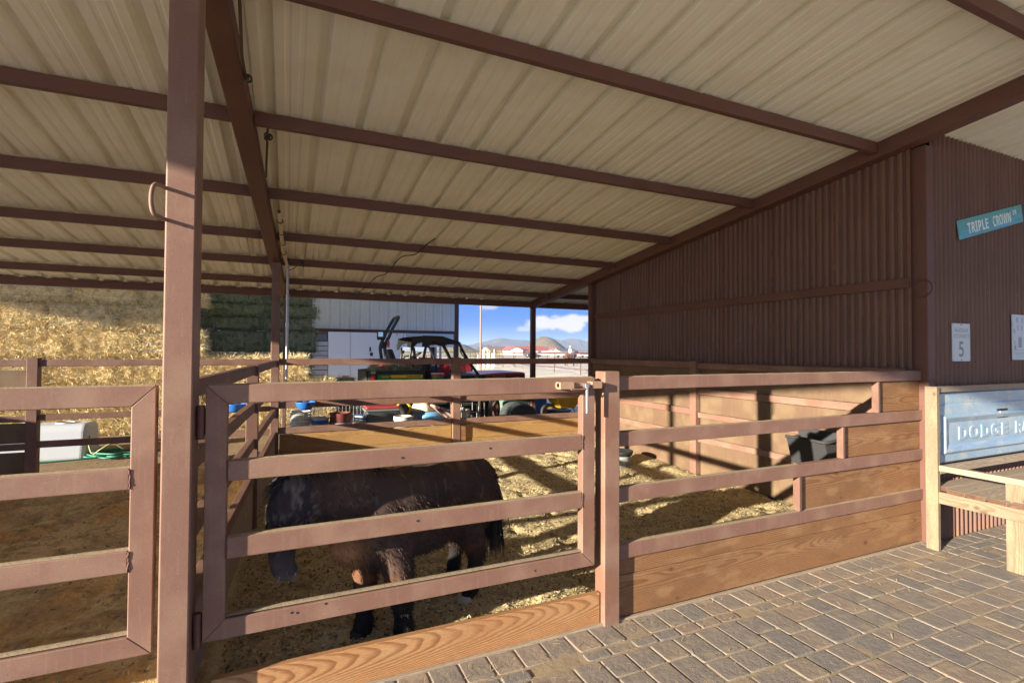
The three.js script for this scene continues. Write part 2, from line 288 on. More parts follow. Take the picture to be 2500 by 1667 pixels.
{
  const bedG = heightfield(-7.5, 10.5, -2.66, 6.5, 0.06, (x, z) => -0.010 + 0.010 * fbm(x * 9, z * 9, 3, 0, 51));
  const o = new THREE.Mesh(bedG, M.dust); o.name = 'joint_sand'; o.receiveShadow = true; paving.add(o);
  const stuff = [], C = 0.083, geos = new Map();
  const view = new THREE.Matrix4(); camera.updateMatrixWorld(true); camera.updateProjectionMatrix(); view.multiplyMatrices(camera.projectionMatrix, camera.matrixWorldInverse);
  const list = [];
  const lay = (x0, x1, z0, z1) => list.push([x0, x1, z0, z1]);
  // edge course and cut strip against the stall front
  for (let x = -7.4; x < 10.4; x += 0.1615) { const end = x > 5.15 ? -2.535 : -2.598; lay(x, x + 0.1615, end, -2.393); if (rnd() < 0.8) lay(x, x + 0.1615, -2.388, -2.307); }
  // field: strips of squares and oblongs
  let z = -2.302;
  while (z < 6.3) {
    const tall = rnd() < 0.5; let x = -7.45 - rnd() * 0.1;
    if (!tall) { while (x < 10.3) { const w = rnd() < 0.52 ? 3 * C : 2 * C; lay(x, x + w, z, z + 2 * C); x += w; } z += 2 * C; }
    else { let f = rnd() < 0.5; while (x < 10.3) { const w = rnd() < 0.8 ? 2 * C : 3 * C; if (w > 2.5 * C) { lay(x, x + w, z, z + 2 * C); lay(x, x + w, z + 2 * C, z + 5 * C); } else { const k = f ? 2 : 3; lay(x, x + w, z, z + k * C); lay(x, x + w, z + k * C, z + 5 * C); } f = rnd() < 0.72 ? !f : f; x += w; } z += 5 * C; }
  }
  const seen = [];
  for (const r of list) {
    const c = V((r[0] + r[1]) / 2, 0, (r[2] + r[3]) / 2), q = c.clone().applyMatrix4(view), d = c.distanceTo(camera.position);
    const inF = q.z < 1 && q.x > -1.06 && q.x < 1.08 && q.y > -1.12 && q.y < 0.2 && c.x > -0.4 && camera.getWorldDirection(V()).dot(c.clone().sub(camera.position)) > 0; seen.push([inF ? d : 1e9, r]);
  }
  seen.sort((a, b) => a[0] - b[0]);
  seen.forEach(([d, [x0, x1, z0, z1]], k) => {
    const w = x1 - x0 - 0.009, l = z1 - z0 - 0.009, key = `${Math.round(w * 200)}_${Math.round(l * 200)}`;
    if (!geos.has(key)) {
      // tumbled stone: rounded corners in plan and a bevelled top
      const hw = w / 2, hl = l / 2, cr = Math.min(0.016, hl * 0.5), s = new THREE.Shape();
      s.moveTo(-hw + cr, -hl); s.lineTo(hw - cr, -hl); s.quadraticCurveTo(hw, -hl, hw, -hl + cr); s.lineTo(hw, hl - cr); s.quadraticCurveTo(hw, hl, hw - cr, hl); s.lineTo(-hw + cr, hl); s.quadraticCurveTo(-hw, hl, -hw, hl - cr); s.lineTo(-hw, -hl + cr); s.quadraticCurveTo(-hw, -hl, -hw + cr, -hl);
      const g = new THREE.ExtrudeGeometry(s, { depth: 0.04, bevelEnabled: true, bevelThickness: 0.0035, bevelSize: 0.006, bevelOffset: -0.006, bevelSegments: 1, curveSegments: 2 }); g.rotateX(-Math.PI / 2).translate(0, -0.0435, 0);
      geos.set(key, boxUV(g));
    }
    const y = rr(-0.003, 0.002), px = (x0 + x1) / 2, pz = (z0 + z1) / 2, rot = [rr(-0.008, 0.008), rr(-0.018, 0.018), rr(-0.008, 0.008)];
    if (k < 298 && d < 1e8) { const m = new THREE.Mesh(geos.get(key), pick(paverMats)); m.name = 'paver'; m.position.set(px, y, pz); m.rotation.set(...rot); m.castShadow = m.receiveShadow = true; paving.add(m); }
    else { const g = geos.get(key).clone(); g.applyMatrix4(new THREE.Matrix4().compose(V(px, y, pz), new THREE.Quaternion().setFromEuler(new THREE.Euler(...rot)), V(1, 1, 1))); stuff.push(g); }
  });
  const rest = new THREE.Mesh(mergeGeometries(stuff), paverMats[0]); rest.name = 'paver_field'; rest.userData.kind = 'stuff'; rest.receiveShadow = rest.castShadow = true; paving.add(rest);
}

{
  // bits of straw blown onto the paving along the stall front
  const q = new THREE.PlaneGeometry(1, 1).rotateX(-Math.PI / 2), N = 900, im = new THREE.InstancedMesh(q, S({ color: 0xffffff, roughness: 1, side: THREE.DoubleSide }), N), m = new THREE.Matrix4(), e = new THREE.Euler(), col = new THREE.Color();
  for (let i = 0; i < N; i++) { const edge = rnd() < 0.75, x = rr(-0.2, 8.5), z = edge ? -2.575 + Math.pow(rnd(), 2.5) * 0.5 + (x > 5.2 ? 0.06 : 0) : rr(-2.5, -1.0), s = rr(0.012, 0.05); e.set(rr(-0.15, 0.15), rr(0, 6.28), rr(-0.15, 0.15)); m.compose(V(x, 0.004 + rnd() * 0.004, z), new THREE.Quaternion().setFromEuler(e), V(s, s, rr(0.002, 0.0045))); im.setMatrixAt(i, m); const b = rr(0.5, 1.1); col.setRGB(0.62 * b, 0.48 * b, 0.26 * b); im.setColorAt(i, col); }
  im.name = 'blown_straw'; tag(im, 'bits of straw scattered on the pavers along the stall front', 'straw', null, 'stuff'); scene.add(im);
}

// ------------------------------------------------------------------ the barn: roof, frame, tack room walls
const roofY = (z) => 3.94 + 0.12 * z;
const barn = thing('open_barn', 'brown steel horse barn with cream ribbed metal roof and corrugated walls', 'barn', [2.3, 0, -6]);
{
  // ribbed roof sheets: three tall ribs a sheet with low swages between
  const PITCH = 0.325, prof = [[0, 0], [0.012, 0], [0.03, 0.042], [0.08, 0.042], [0.098, 0], [0.155, 0], [0.166, 0.005], [0.186, 0.005], [0.197, 0], [0.24, 0], [0.251, 0.005], [0.271, 0.005], [0.282, 0]];
  function sheet(zA, zB, lift) {
    const xs = []; for (let k = 0; k < 3; k++) for (const [x, y] of prof) xs.push([k * PITCH + x, y]); xs.push([3 * PITCH, 0], [3 * PITCH + 0.011, 0.003]);
    const pos = [], uv = [], rows = [zA, zB];
    const quad = (a, b) => { const P4 = [[a, zA], [b, zA], [b, zB], [a, zB]]; for (const k of [0, 1, 2, 0, 2, 3]) { const [p, z] = P4[k]; pos.push(p[0], roofY(z) + p[1] + lift, z); uv.push(p[0], z); } };
    for (let i = 0; i < xs.length - 1; i++) quad(xs[i], xs[i + 1]);
    const g = new THREE.BufferGeometry(); g.setAttribute('position', new THREE.Float32BufferAttribute(pos, 3)); g.setAttribute('uv', new THREE.Float32BufferAttribute(uv, 2)); g.computeVertexNormals(); return g;
  }
  M.roof.side = THREE.DoubleSide;
  const up = sheet(3.4, -6.48, 0.001), low = sheet(-6.3, -10.12, 0.006);
  for (let k = 0; k < 16; k++) { const x = -6.05 + k * 0.975; put('roof_panel', up, M.roof, barn, [x, 0, 0]); put('roof_panel', low, M.roof, barn, [x, 0, 0]); }
  // rafters run down the slope
  const raf = (xa, za, xb, zb) => part('rafter', bar(V(xa, roofY(za) - 0.072, za), V(xb, roofY(zb) - 0.072, zb), 0.14, 0.14, 0.008), M.steelDark, barn);
  raf(5.09, 3.3, 4.94, -10.0); raf(-0.62, 3.3, -0.10, -10.0); raf(-5.95, 3.3, -5.95, -10.0); raf(9.45, 3.3, 9.45, -10.0);
  // purlins between the rafters
  const xr = (z) => 5.02 - 0.15 * (3.3 - z) / 13.3, xl = (z) => -0.62 + 0.52 * (3.3 - z) / 13.3;
  for (const z of [2.45, 1.15, -0.2, -1.55, -2.86, -4.2, -5.56, -6.86, -7.98, -9.1]) {
    const y = roofY(z) - 0.054;
    part('purlin', boxAt(xl(z) + 0.075, xr(z) - 0.002, y - 0.05, y + 0.05, z - 0.026, z + 0.026, 0.006), M.steelDark, barn);
    part('purlin', boxAt(-5.878, xl(z) - 0.075, y - 0.05, y + 0.05, z - 0.026, z + 0.026, 0.006), M.steelDark, barn);
    part('purlin', boxAt(xr(z) + 0.142, 9.378, y - 0.05, y + 0.05, z - 0.026, z + 0.026, 0.006), M.steelDark, barn);
  }
  for (const [a, b] of [[-5.878, -0.175], [-0.026, 4.87], [5.015, 9.378]]) part('eave_beam', boxAt(a, b, roofY(-9.97) - 0.125, roofY(-9.97) - 0.006, -10.03, -9.91, 0.008), M.steelDark, barn);
  // posts
  const post = (x0, x1, z0, z1, m = M.steel, top) => part('post', boxAt(x0, x1, -0.04, (top ?? roofY((z0 + z1) / 2) - 0.143), z0, z1, 0.009, 2), m, barn);
  post(-0.481, -0.368, -2.692, -2.52, M.steelDusty); post(-0.216, -0.106, -7.8, -7.685); post(-0.088, -0.018, -10.0, -9.92, M.steel);
  post(5.099, 5.212, -2.68, -2.53, M.steelDark); post(4.985, 5.095, -7.8, -7.69, M.steelDark); post(4.885, 4.985, -10.0, -9.9, M.steelDark);
  post(-6.0, -5.9, -2.66, -2.56); post(-6.0, -5.9, -7.8, -7.7); post(-6.0, -5.9, -10.0, -9.9);
  post(9.4, 9.5, -2.66, -2.56, M.steelDark); post(9.4, 9.5, -7.8, -7.7, M.steelDark);
  // corrugated siding, sheet by sheet
  function siding(len, topA, topB, bottom, pitch = 0.0725, amp = 0.014) {
    const n = Math.round(len / pitch * 8), pos = [], uv = [], idx = [];
    for (let i = 0; i <= n; i++) { const t = i / n, u = t * len, ph = (u / pitch) % 1, o = ph < 0.5 ? -amp : amp * (1 - 2 * Math.pow(Math.abs((ph - 0.75) / 0.25), 2.2)); for (const y of [bottom, lerp(topA, topB, t)]) { pos.push(u, y, Math.max(-amp, o)); uv.push(u, y * 0.5); } if (i < n) { const a = i * 2; idx.push(a, a + 2, a + 1, a + 1, a + 2, a + 3); } }
    const g = new THREE.BufferGeometry(); g.setAttribute('position', new THREE.Float32BufferAttribute(pos, 3)); g.setAttribute('uv', new THREE.Float32BufferAttribute(uv, 2)); g.setIndex(idx); g.computeVertexNormals(); return g;
  }
  M.corr.side = THREE.DoubleSide;
  for (let k = 0; k < 7; k++) { const L = 8 * 0.0725, x = 5.225 + k * L; put('siding_sheet', siding(L, roofY(-2.55) - 0.005, roofY(-2.55) - 0.005, 0.0), M.corr, barn, [x, 0, -2.552 + (k % 2) * 0.002]); }
  for (let k = 0; k < 7; k++) {           // stall side wall, run from the front post back
    const L = 10 * 0.0725, zA = -7.68 + k * L, zB = Math.min(zA + L, -2.64), l = zB - zA; if (l < 0.1) break;
    put('siding_sheet', siding(l, roofY(zB) - 0.01, roofY(zA) - 0.01, 0.0), M.corr, barn, [5.085 + (k % 2) * 0.002, 0, zB], [0, Math.PI / 2, 0]);
  }
  part('siding_sheet', boxAt(5.12, 9.4, 0, roofY(-7.75) - 0.02, -7.77, -7.74, 0.004), M.corr, barn);
  part('siding_sheet', boxAt(9.42, 9.45, 0, roofY(-5) - 0.32, -7.7, -2.66, 0.004), M.corr, barn);
  part('girt', boxAt(5.045, 5.072, 2.235, 2.325, -7.685, -2.65, 0.006), M.steelDark, barn);
}

// ------------------------------------------------------------------ gates and fences
const RAILS = [[1.412, 1.495], [1.063, 1.153], [0.718, 0.812], [0.370, 0.462]];
const ZF = -2.58, ZB = -2.637;             // front and back face of the gate tubing
function makeGate(name, label, x0, x1, ztop) {
  const g = thing(name, label, 'gate', [(x0 + x1) / 2, 0.37, (ZF + ZB) / 2]);
  const w = 0.086, t = 1.495, b = 0.368, m = M.steelDusty;
  part('frame_rail', prism([[x0, t], [x0 + w, t - w], [x1 - w, t - w], [x1, t]], ZB, ZF, 0.004), m, g);
  part('frame_rail', prism([[x0, b], [x1, b], [x1 - w, b + w], [x0 + w, b + w]], ZB, ZF, 0.004), m, g);
  part('stile', prism([[x0, b], [x0 + w, b + w], [x0 + w, t - w], [x0, t]], ZB, ZF, 0.004), m, g);
  part('stile', prism([[x1, b], [x1, t], [x1 - w, t - w], [x1 - w, b + w]], ZB, ZF, 0.004), m, g);
  for (const k of [1, 2]) part('rail', boxAt(x0 + w + 0.001, x1 - w - 0.001, RAILS[k][0], RAILS[k][1], ZB + 0.002, ZF - 0.001, 0.006, 2), m, g);
  // rough weld beads where the rails meet the stiles
  for (const k of [1, 2]) for (const [x, sgn] of [[x0 + w, 1], [x1 - w, -1]]) { const pts = []; for (let i = 0; i <= 9; i++) pts.push([x + rr(-0.003, 0.003), lerp(RAILS[k][0] + 0.004, RAILS[k][1] - 0.004, i / 9), ZF + rr(-0.001, 0.002)]); part('weld_bead', tube(pts, 0.0035, 18, 5), M.steelDark, g); }
  // dust lying on top of the rails
  return g;
}
const dustStrip = (x0, x1, y, z0, z1) => { const g = new THREE.PlaneGeometry(x1 - x0, z1 - z0, Math.ceil((x1 - x0) / 0.05), 3).rotateX(-Math.PI / 2).translate((x0 + x1) / 2, y, (z0 + z1) / 2); const p = g.attributes.position, uv = g.attributes.uv; for (let i = 0; i < p.count; i++) { const edge = Math.abs(p.getZ(i) - (z0 + z1) / 2) / ((z1 - z0) / 2); p.setY(i, y + (edge > 0.9 ? -0.001 : 0.001 + 0.004 * vn(p.getX(i) * 30, p.getZ(i) * 60, 0, 3))); uv.setXY(i, p.getX(i), p.getZ(i)); } g.computeVertexNormals(); return g; };
const gate = makeGate('stall_gate', 'dusty brown steel rail gate with slide latch standing before the pony', -0.329, 1.699);
const gateL = makeGate('stall_gate', 'brown steel rail gate left of the tall lit post, rough welds', -2.62, -0.512);
for (const [g, x0, x1] of [[gate, -0.24, 1.61], [gateL, -2.53, -0.6]]) { for (const k of [1, 2, 3]) part('dust_layer', dustStrip(x0, x1, RAILS[k][1] + 0.001, ZB + 0.007, ZF - 0.007), M.dust, g); part('dust_layer', dustStrip(x0 - 0.08, x1 + 0.08, 1.496, ZB + 0.007, ZF - 0.007), M.dust, g); }
// hinges between the tall post and both gates
for (const y of [1.33, 0.42]) {
  part('hinge', merge([boxAt(-0.366, -0.331, y - 0.06, y + 0.06, -2.63, -2.6, 0.004), cylAt(-0.349, y - 0.075, y + 0.075, -2.595, 0.017)]), M.steelDark, gate);
}
// slide latch on the gate: two sleeves, bolt, handle
{
  const l = part('latch_plate', boxAt(1.425, 1.712, 1.44, 1.466, -2.581, -2.574, 0.002), M.steelDusty, gate); part('latch_sleeve', boxAt(1.425, 1.52, 1.432, 1.474, -2.575, -2.518, 0.004), M.latch, l); part('latch_sleeve', boxAt(1.64, 1.712, 1.432, 1.474, -2.575, -2.518, 0.004), M.latch, l);
  part('latch_bolt', new THREE.CylinderGeometry(0.013, 0.013, 0.31, 14).rotateZ(Math.PI / 2).translate(1.58, 1.455, -2.545), M.latch, l);
  part('latch_handle', merge([new THREE.CylinderGeometry(0.009, 0.0085, 0.15, 12).translate(1.602, 1.366, -2.515), boxAt(1.588, 1.616, 1.437, 1.462, -2.545, -2.508, 0.004)]), M.galv, l);
  part('latch_rod', new THREE.CylinderGeometry(0.005, 0.005, 0.115, 8).rotateZ(Math.PI / 2).translate(1.55, 1.432, -2.512), M.steelDusty, l);
}
// gate post
single('gate_post', boxAt(-0.056, 0.056, -0.05, 1.53, -0.055, 0.05, 0.007, 2), M.steelDusty, 'square brown steel post the gate latches onto, beside the paving', 'post', [1.81, 0, -2.606]);

// front fence beside the gate: steel rails, stepped ends of plank infill
{
  const f = thing('stall_fence', 'brown rail fence facing the paving, plank infill stepping down leftwards', 'fence', [3.48, 0, -2.61]);
  for (const [a, b] of RAILS) { part('rail', boxAt(1.868, 5.098, a, b, -2.635, ZF - 0.001, 0.006, 2), M.steelDusty, f); }
  for (const k of [0, 1, 2, 3]) part('dust_layer', dustStrip(1.88, k ? [0, 4.02, 3.51, 5.08][k] : 5.08, RAILS[k][1] + 0.001, -2.628, ZF - 0.008), M.dust, f);
  const stubs = [[4.48, 1.153, 1.412], [4.024, 0.812, 1.063], [3.513, 0.462, 0.718]];
  stubs.forEach(([x, a, b], k) => {
    part('channel', merge([boxAt(x, x + 0.026, a + 0.001, b - 0.001, -2.636, ZF - 0.002, 0.003)]), M.steel, f);
    part('plank', board(x + 0.03, 5.096, a + 0.003, b - 0.003, -2.628, -2.602, 0.003), M.wood[k], f);
  });
  part('plank', board(1.875, 5.096, 0.268, 0.368, -2.63, -2.597, 0.003), M.wood[1], f);
  part('plank', board(1.872, 5.096, 0.014, 0.266, -2.63, -2.594, 0.003), M.wood[2], f);
}
single('threshold_board', board(-1.02, 1.02, 0, 0.185, -0.02, 0.018, 0.004), M.woodBold, 'orange brown grained plank on edge under the gate', 'board', [0.727, 0.005, -2.612]);
single('threshold_board', board(-1.05, 1.05, 0, 0.185, -0.02, 0.018, 0.004), M.wood[0], 'plank on edge under the gate left of the tall post', 'board', [-1.6, 0.005, -2.612]);
single('concrete_strip', boxAt(-4.05, 4.05, -0.06, 0, -0.012, 0.012, 0.003), M.greyWood[0], 'narrow grey strip between the stall planks and paving', 'kerb', [1.05, 0.012, -2.582]);

// divider between the two stalls (runs back from the tall post)
const LX = (z) => -0.425 + 0.264 * (-2.6 - z) / 5.14;
{
  const f = thing('stall_fence', 'brown rail divider running back from the tall post beside the pony', 'fence', [-0.3, 0, -5.2]);
  for (const [zA, zB] of [[-2.70, -5.148], [-5.262, -7.68]]) {
    for (const y of [1.468, 1.128, 0.803, 0.48]) part('rail', bar(V(LX(zA), y, zA), V(LX(zB), y, zB), 0.085, 0.054, 0.006), M.steel, f);
    for (const [a, b] of [[0.015, 0.225], [0.228, 0.434]]) part('plank', bar(V(LX(zA), (a + b) / 2, zA), V(LX(zB), (a + b) / 2, zB), b - a, 0.036, 0.003), M.greyWood[0], f);
  }
  part('post', boxAt(LX(-5.2) - 0.05, LX(-5.2) + 0.05, -0.04, 1.51, -5.26, -5.15, 0.006), M.steel, f);
}
M.backPlank = S({ map: woodTex([176, 138, 86], [150, 112, 66], [140, 100, 56], 333, { knots: 1 }), bumpMap: noiseBump, bumpScale: 0.0008, roughness: 0.8 });
// back fence of the pony's stall
{
  const f = thing('stall_fence', 'brown rail fence behind the pony with orange planks below the rails', 'fence', [2.4, 0, -7.74]);
  part('post', boxAt(2.40, 2.53, -0.04, 1.55, -7.80, -7.68, 0.007), M.steelDusty, f);
  for (const [xa, xb] of [[-0.105, 2.399], [2.531, 4.984]]) {
    for (const [a, b] of [[1.44, 1.53], [0.838, 0.925], [0.485, 0.572]]) part('rail', boxAt(xa, xb, a, b, -7.765, -7.712, 0.006), M.steelDusty, f);
    const m0 = xa < 0 ? 0 : 3; part('plank', board(xa + 0.01, xb - 0.01, 0.25, 0.476, -7.755, -7.722, 0.003), M.backPlank, f); part('plank', board(xa + 0.01, xb - 0.01, 0.015, 0.247, -7.757, -7.719, 0.003), M.backPlank, f);
  }
  part('plank', board(2.545, 2.62, 0.02, 0.47, -7.72, -7.685, 0.003), M.wood[2], f);
}
// steel faced fence along the corrugated side wall
{
  const f = thing('stall_fence', 'sheet steel fence with ledge rails along the corrugated side wall', 'fence', [5.0, 0, -5.15]);
  part('post', boxAt(4.93, 5.02, -0.04, 1.535, -5.21, -5.10, 0.006), M.steelDusty, f);
  const sec = [[-7.685, -5.215, [[1.435, 1.525], [1.13, 1.215], [0.81, 0.893], [0.49, 0.575]]], [-5.095, -2.66, [[1.43, 1.508], [1.092, 1.17], [0.785, 0.855], [0.467, 0.535]]]];
  for (const [za, zb, rs] of sec) {
    let y = 0.02;
    for (const [a, b] of [...rs].reverse()) { part('rail', boxAt(4.965, 5.018, a, b, za, zb, 0.006), M.steelDusty, f); part('plate', boxAt(5.0, 5.012, y, a - 0.004, za + 0.01, zb - 0.004, 0.002), M.plate, f); y = b + 0.004;
      const n = 40, g = new THREE.PlaneGeometry(0.036, zb - za - 0.02, 2, n).rotateX(-Math.PI / 2).translate(4.982, b + 0.001, (za + zb) / 2), p = g.attributes.position; for (let i = 0; i < p.count; i++) p.setY(i, b + 0.001 + 0.007 * vn(p.getZ(i) * 14, i % 3, 0, 6) * (Math.abs(p.getX(i) - 4.982) < 0.01 ? 1 : 0.3)); g.computeVertexNormals(); part('dust_layer', g, M.dust, f); }
  }
}
// fences of the next stall to the left
{
  const f = thing('stall_fence', 'brown rail fence at the back of the left stall before the straw', 'fence', [-2.7, 0, -7.74]);
  part('post', boxAt(-2.795, -2.69, -0.04, 1.545, -7.80, -7.69, 0.006), M.steel, f);
  for (const [a, b] of [[1.443, 1.523], [0.805, 0.875], [0.483, 0.56]]) part('rail', boxAt(-2.689, -0.218, a, b, -7.765, -7.712, 0.006), M.steel, f);
  for (const [a, b] of [[1.443, 1.523], [0.795, 0.865], [0.465, 0.54]]) part('rail', boxAt(-5.9, -2.796, a, b, -7.765, -7.712, 0.006), M.steel, f);
  for (const [a, b] of [[1.0, 1.40], [0.545, 0.78], [0.12, 0.44]]) part('plate', boxAt(-5.9, -2.80, a, b, -7.748, -7.736, 0.003), M.plate, f);
}
{
  const f = thing('stall_fence', 'sheeted steel fence closing the far left end of the barn', 'fence', [-5.95, 0, -5.2]);
  for (const [za, zb] of [[-7.69, -2.67], [-2.55, 3.0]]) if (zb < 0) {
    let y = 0.02; for (const [a, b] of [[0.48, 0.56], [0.80, 0.88], [1.12, 1.2], [1.44, 1.52]]) { part('rail', boxAt(-5.977, -5.923, a, b, za, zb, 0.006), M.steel, f); part('plate', boxAt(-5.955, -5.945, y, a - 0.004, za, zb, 0.002), M.plate, f); y = b + 0.004; }
    part('post', boxAt(-6.0, -5.9, -0.04, 1.53, -5.25, -5.15, 0.006), M.steel, f);
  }
}

// bolt holes in the gate tubing, their inner shade painted as black discs
for (const [x, y] of [[0.54, 1.105], [1.02, 1.118], [0.62, 0.775], [0.03, 0.428], [0.055, 0.423], [0.18, 0.44], [1.30, 0.405]]) part('painted_bolt_hole', new THREE.CylinderGeometry(0.0055, 0.0055, 0.002, 10).rotateX(Math.PI / 2).translate(x, y, ZF + 0.0006), M.black, gate);

// front fence of the left stall, beyond its gate
{
  const f = thing('stall_fence', 'brown rail fence with plank foot left of the left gate', 'fence', [-4.28, 0, -2.61]);
  part('post', boxAt(-2.745, -2.635, -0.04, 1.53, -2.66, -2.555, 0.007), M.steelDusty, f);
  for (const [a, b] of RAILS) part('rail', boxAt(-5.9, -2.746, a, b, -2.635, ZF - 0.001, 0.006), M.steelDusty, f);
  part('plank', board(-5.9, -2.75, 0.268, 0.368, -2.63, -2.597), M.wood[1], f); part('plank', board(-5.9, -2.75, 0.014, 0.266, -2.63, -2.594), M.wood[2], f); part('plank', board(-5.9, -2.75, 0.465, 0.715, -2.628, -2.602), M.wood[0], f); part('plank', board(-5.9, -3.1, 0.815, 1.06, -2.628, -2.602), M.wood[3], f);
}

// ------------------------------------------------------------------ bench with a pickup tailgate for a back
const font = await new FontLoader().loadAsync('fonts/droid/droid_sans_bold.typeface.json');
function lettering(str, size, depth, bevel = 0) { const g = new TextGeometry(str, { font, size, depth, curveSegments: 5, bevelEnabled: bevel > 0, bevelThickness: bevel, bevelSize: bevel, bevelSegments: 2 }); g.computeBoundingBox(); return g; }
{
  const b = thing('tailgate_bench', 'rough pine bench with a pale blue pickup tailgate as its back', 'bench', [5.9, 0, -2.2]);
  const leg = (x0, x1, h, z0, z1, m) => part('leg', boxUV(boxAt(x0, x1, 0, h, z0, z1, 0.004), rnd(), rnd(), true), m, b);
  leg(4.975, 5.015, 1.37, -2.5, -2.41, M.pine[0]); leg(5.02, 5.06, 0.665, -1.995, -1.86, M.pine[1]);
  leg(7.06, 7.10, 1.37, -2.5, -2.41, M.pine[1]); leg(7.02, 7.06, 0.665, -1.995, -1.86, M.pine[0]);
  part('armrest', boxAt(4.985, 5.035, 0.667, 0.715, -2.408, -1.8, 0.004), M.greyWood[1], b); part('armrest', boxAt(7.03, 7.08, 0.667, 0.715, -2.408, -1.8, 0.004), M.greyWood[1], b);
  part('side_rail', boxAt(4.978, 5.016, 0.40, 0.496, -2.409, -1.81, 0.004), M.pine[1], b); part('side_rail', boxAt(7.062, 7.10, 0.40, 0.496, -2.409, -1.81, 0.004), M.pine[0], b);
  [[-2.5, -2.375], [-2.345, -2.225], [-2.205, -2.1], [-2.075, -1.965], [-1.945, -1.84]].forEach(([z0, z1], k) => {
    const s = part('seat_slat', boxAt(k ? 4.962 : 5.03, 7.12, 0.499, 0.533, z0, z1, 0.004), M.greyWood[k % 2], b);
    part('slat_end', boxAt(k ? 4.958 : 5.026, k ? 4.963 : 5.031, 0.5, 0.532, z0 + 0.001, z1 - 0.001, 0.001), M.stained, s);
  });
  part('back_board', boxAt(5.017, 7.058, 1.318, 1.368, -2.47, -2.432, 0.004), M.greyWood[1], b);
  part('back_board', boxAt(5.017, 7.058, 0.636, 0.695, -2.46, -2.41, 0.004), M.greyWood[0], b);
  // tailgate: pressed steel skin with a recessed panel
  const paint = S({ map: texture(512, 256, (u, v, i, j) => { const n = fbm(u * 6, v * 4, 5, 0, 91), d = fbm(u * 14, v * 14, 4, 0, 92), sc = vn(u * 130, v * 90, 0, 93); let c = mixc([132, 160, 184], [158, 180, 198], n); c = mixc(c, [200, 196, 180], 0.4 * sst(0.5, 0.75, d)); if (sc > 0.94) c = mixc(c, [96, 70, 54], 0.7); return c; }, { rx: 0.6, ry: 1.2 }), roughness: 0.33, metalness: 0.15 });
  const X0 = 5.10, X1 = 7.0, z = -2.462, tg = part('tailgate', prismX([[z - 0.05, 0.702], [z - 0.012, 0.702], [z, 0.716], [z, 0.765], [z, 1.195], [z - 0.006, 1.206], [z - 0.004, 1.225], [z - 0.004, 1.30], [z - 0.02, 1.314], [z - 0.05, 1.314]], X0, X1, 0.004), paint, b);
  // raised border of the name panel, its sunk field, and the pressed letters
  const frame = (() => { const loops = [[0, 0], [0.022, 0.02], [0.034, 0.02], [0.085, 0.001]].map(([q, o]) => { const l = X0 + 0.05 + q, r = X1 - 0.05 - q, bo = 0.775 + q, to = 1.118 - q * 0.8; return [[l, bo], [r, bo], [r, to], [l, to]].map(([x, y]) => [x, y, z + 0.001 + o]); }), pos = []; for (let i = 0; i < 3; i++) for (let k = 0; k < 4; k++) { const A = loops[i][k], B = loops[i][(k + 1) % 4], C = loops[i + 1][(k + 1) % 4], D = loops[i + 1][k]; pos.push(...A, ...B, ...C, ...A, ...C, ...D); } const g = new THREE.BufferGeometry(); g.setAttribute('position', new THREE.Float32BufferAttribute(pos, 3)); g.computeVertexNormals(); return boxUV(g); })();
  part('name_panel', frame, paint, tg);
  const word = (str, x0, x1) => { const t = lettering(str, 0.108, 0.003, 0.004), bb = t.boundingBox, sx = (x1 - x0) / (bb.max.x - bb.min.x); t.translate(-bb.min.x, 0, 0).scale(sx, 1, 1).translate(x0, 0.895, z + 0.001); part('lettering', t, paint, tg); };
  word('DODGE', 5.41, 6.26); word('RAM', 6.40, 6.86);
  const hd = part('handle', boxAt(6.06, 6.25, 1.05, 1.135, z - 0.002, z + 0.006, 0.003), M.black, tg); part('latch_lever', boxAt(6.08, 6.23, 1.09, 1.115, z + 0.006, z + 0.022, 0.004), paint, hd);
}
// ------------------------------------------------------------------ signs on the tack room wall
function canvasMat(w, h, draw, rough = 0.5) { const c = document.createElement('canvas'); c.width = w; c.height = h; const x = c.getContext('2d'); draw(x, w, h); const t = new THREE.CanvasTexture(c); t.colorSpace = THREE.SRGBColorSpace; t.anisotropy = 8; return S({ map: t, roughness: rough }); }
function signBoard(name, label, w, h, th, m, edge, pos, tilt = 0, r = 0.012) {
  const g = thing(name, label, 'sign', pos); g.rotation.z = tilt;
  const s = new THREE.Shape(); const a = w / 2, b = h / 2; s.moveTo(-a + r, -b); s.lineTo(a - r, -b); s.quadraticCurveTo(a, -b, a, -b + r); s.lineTo(a, b - r); s.quadraticCurveTo(a, b, a - r, b); s.lineTo(-a + r, b); s.quadraticCurveTo(-a, b, -a, b - r); s.lineTo(-a, -b + r); s.quadraticCurveTo(-a, -b, -a + r, -b);
  const pl = new THREE.Mesh(new THREE.ExtrudeGeometry(s, { depth: th, bevelEnabled: false }), edge); pl.name = 'plate'; pl.castShadow = pl.receiveShadow = true; g.add(pl);
  const f = new THREE.ShapeGeometry(s, 8), p = f.attributes.position, uv = f.attributes.uv; for (let i = 0; i < p.count; i++) uv.setXY(i, p.getX(i) / w + 0.5, p.getY(i) / h + 0.5);
  const face = new THREE.Mesh(f, m); face.name = 'face'; face.position.z = th + 0.0015; face.receiveShadow = true; g.add(face);
  return g;
}
const grime = (x, w, h, n, a) => { for (let i = 0; i < n; i++) { x.fillStyle = `rgba(${70 + rnd() * 60},${60 + rnd() * 50},${50 + rnd() * 40},${a * rnd()})`; const q = rnd(); x.beginPath(); x.arc(rnd() * w, rnd() * h, 0.5 + q * q * w * 0.012, 0, 6.3); x.fill(); } };
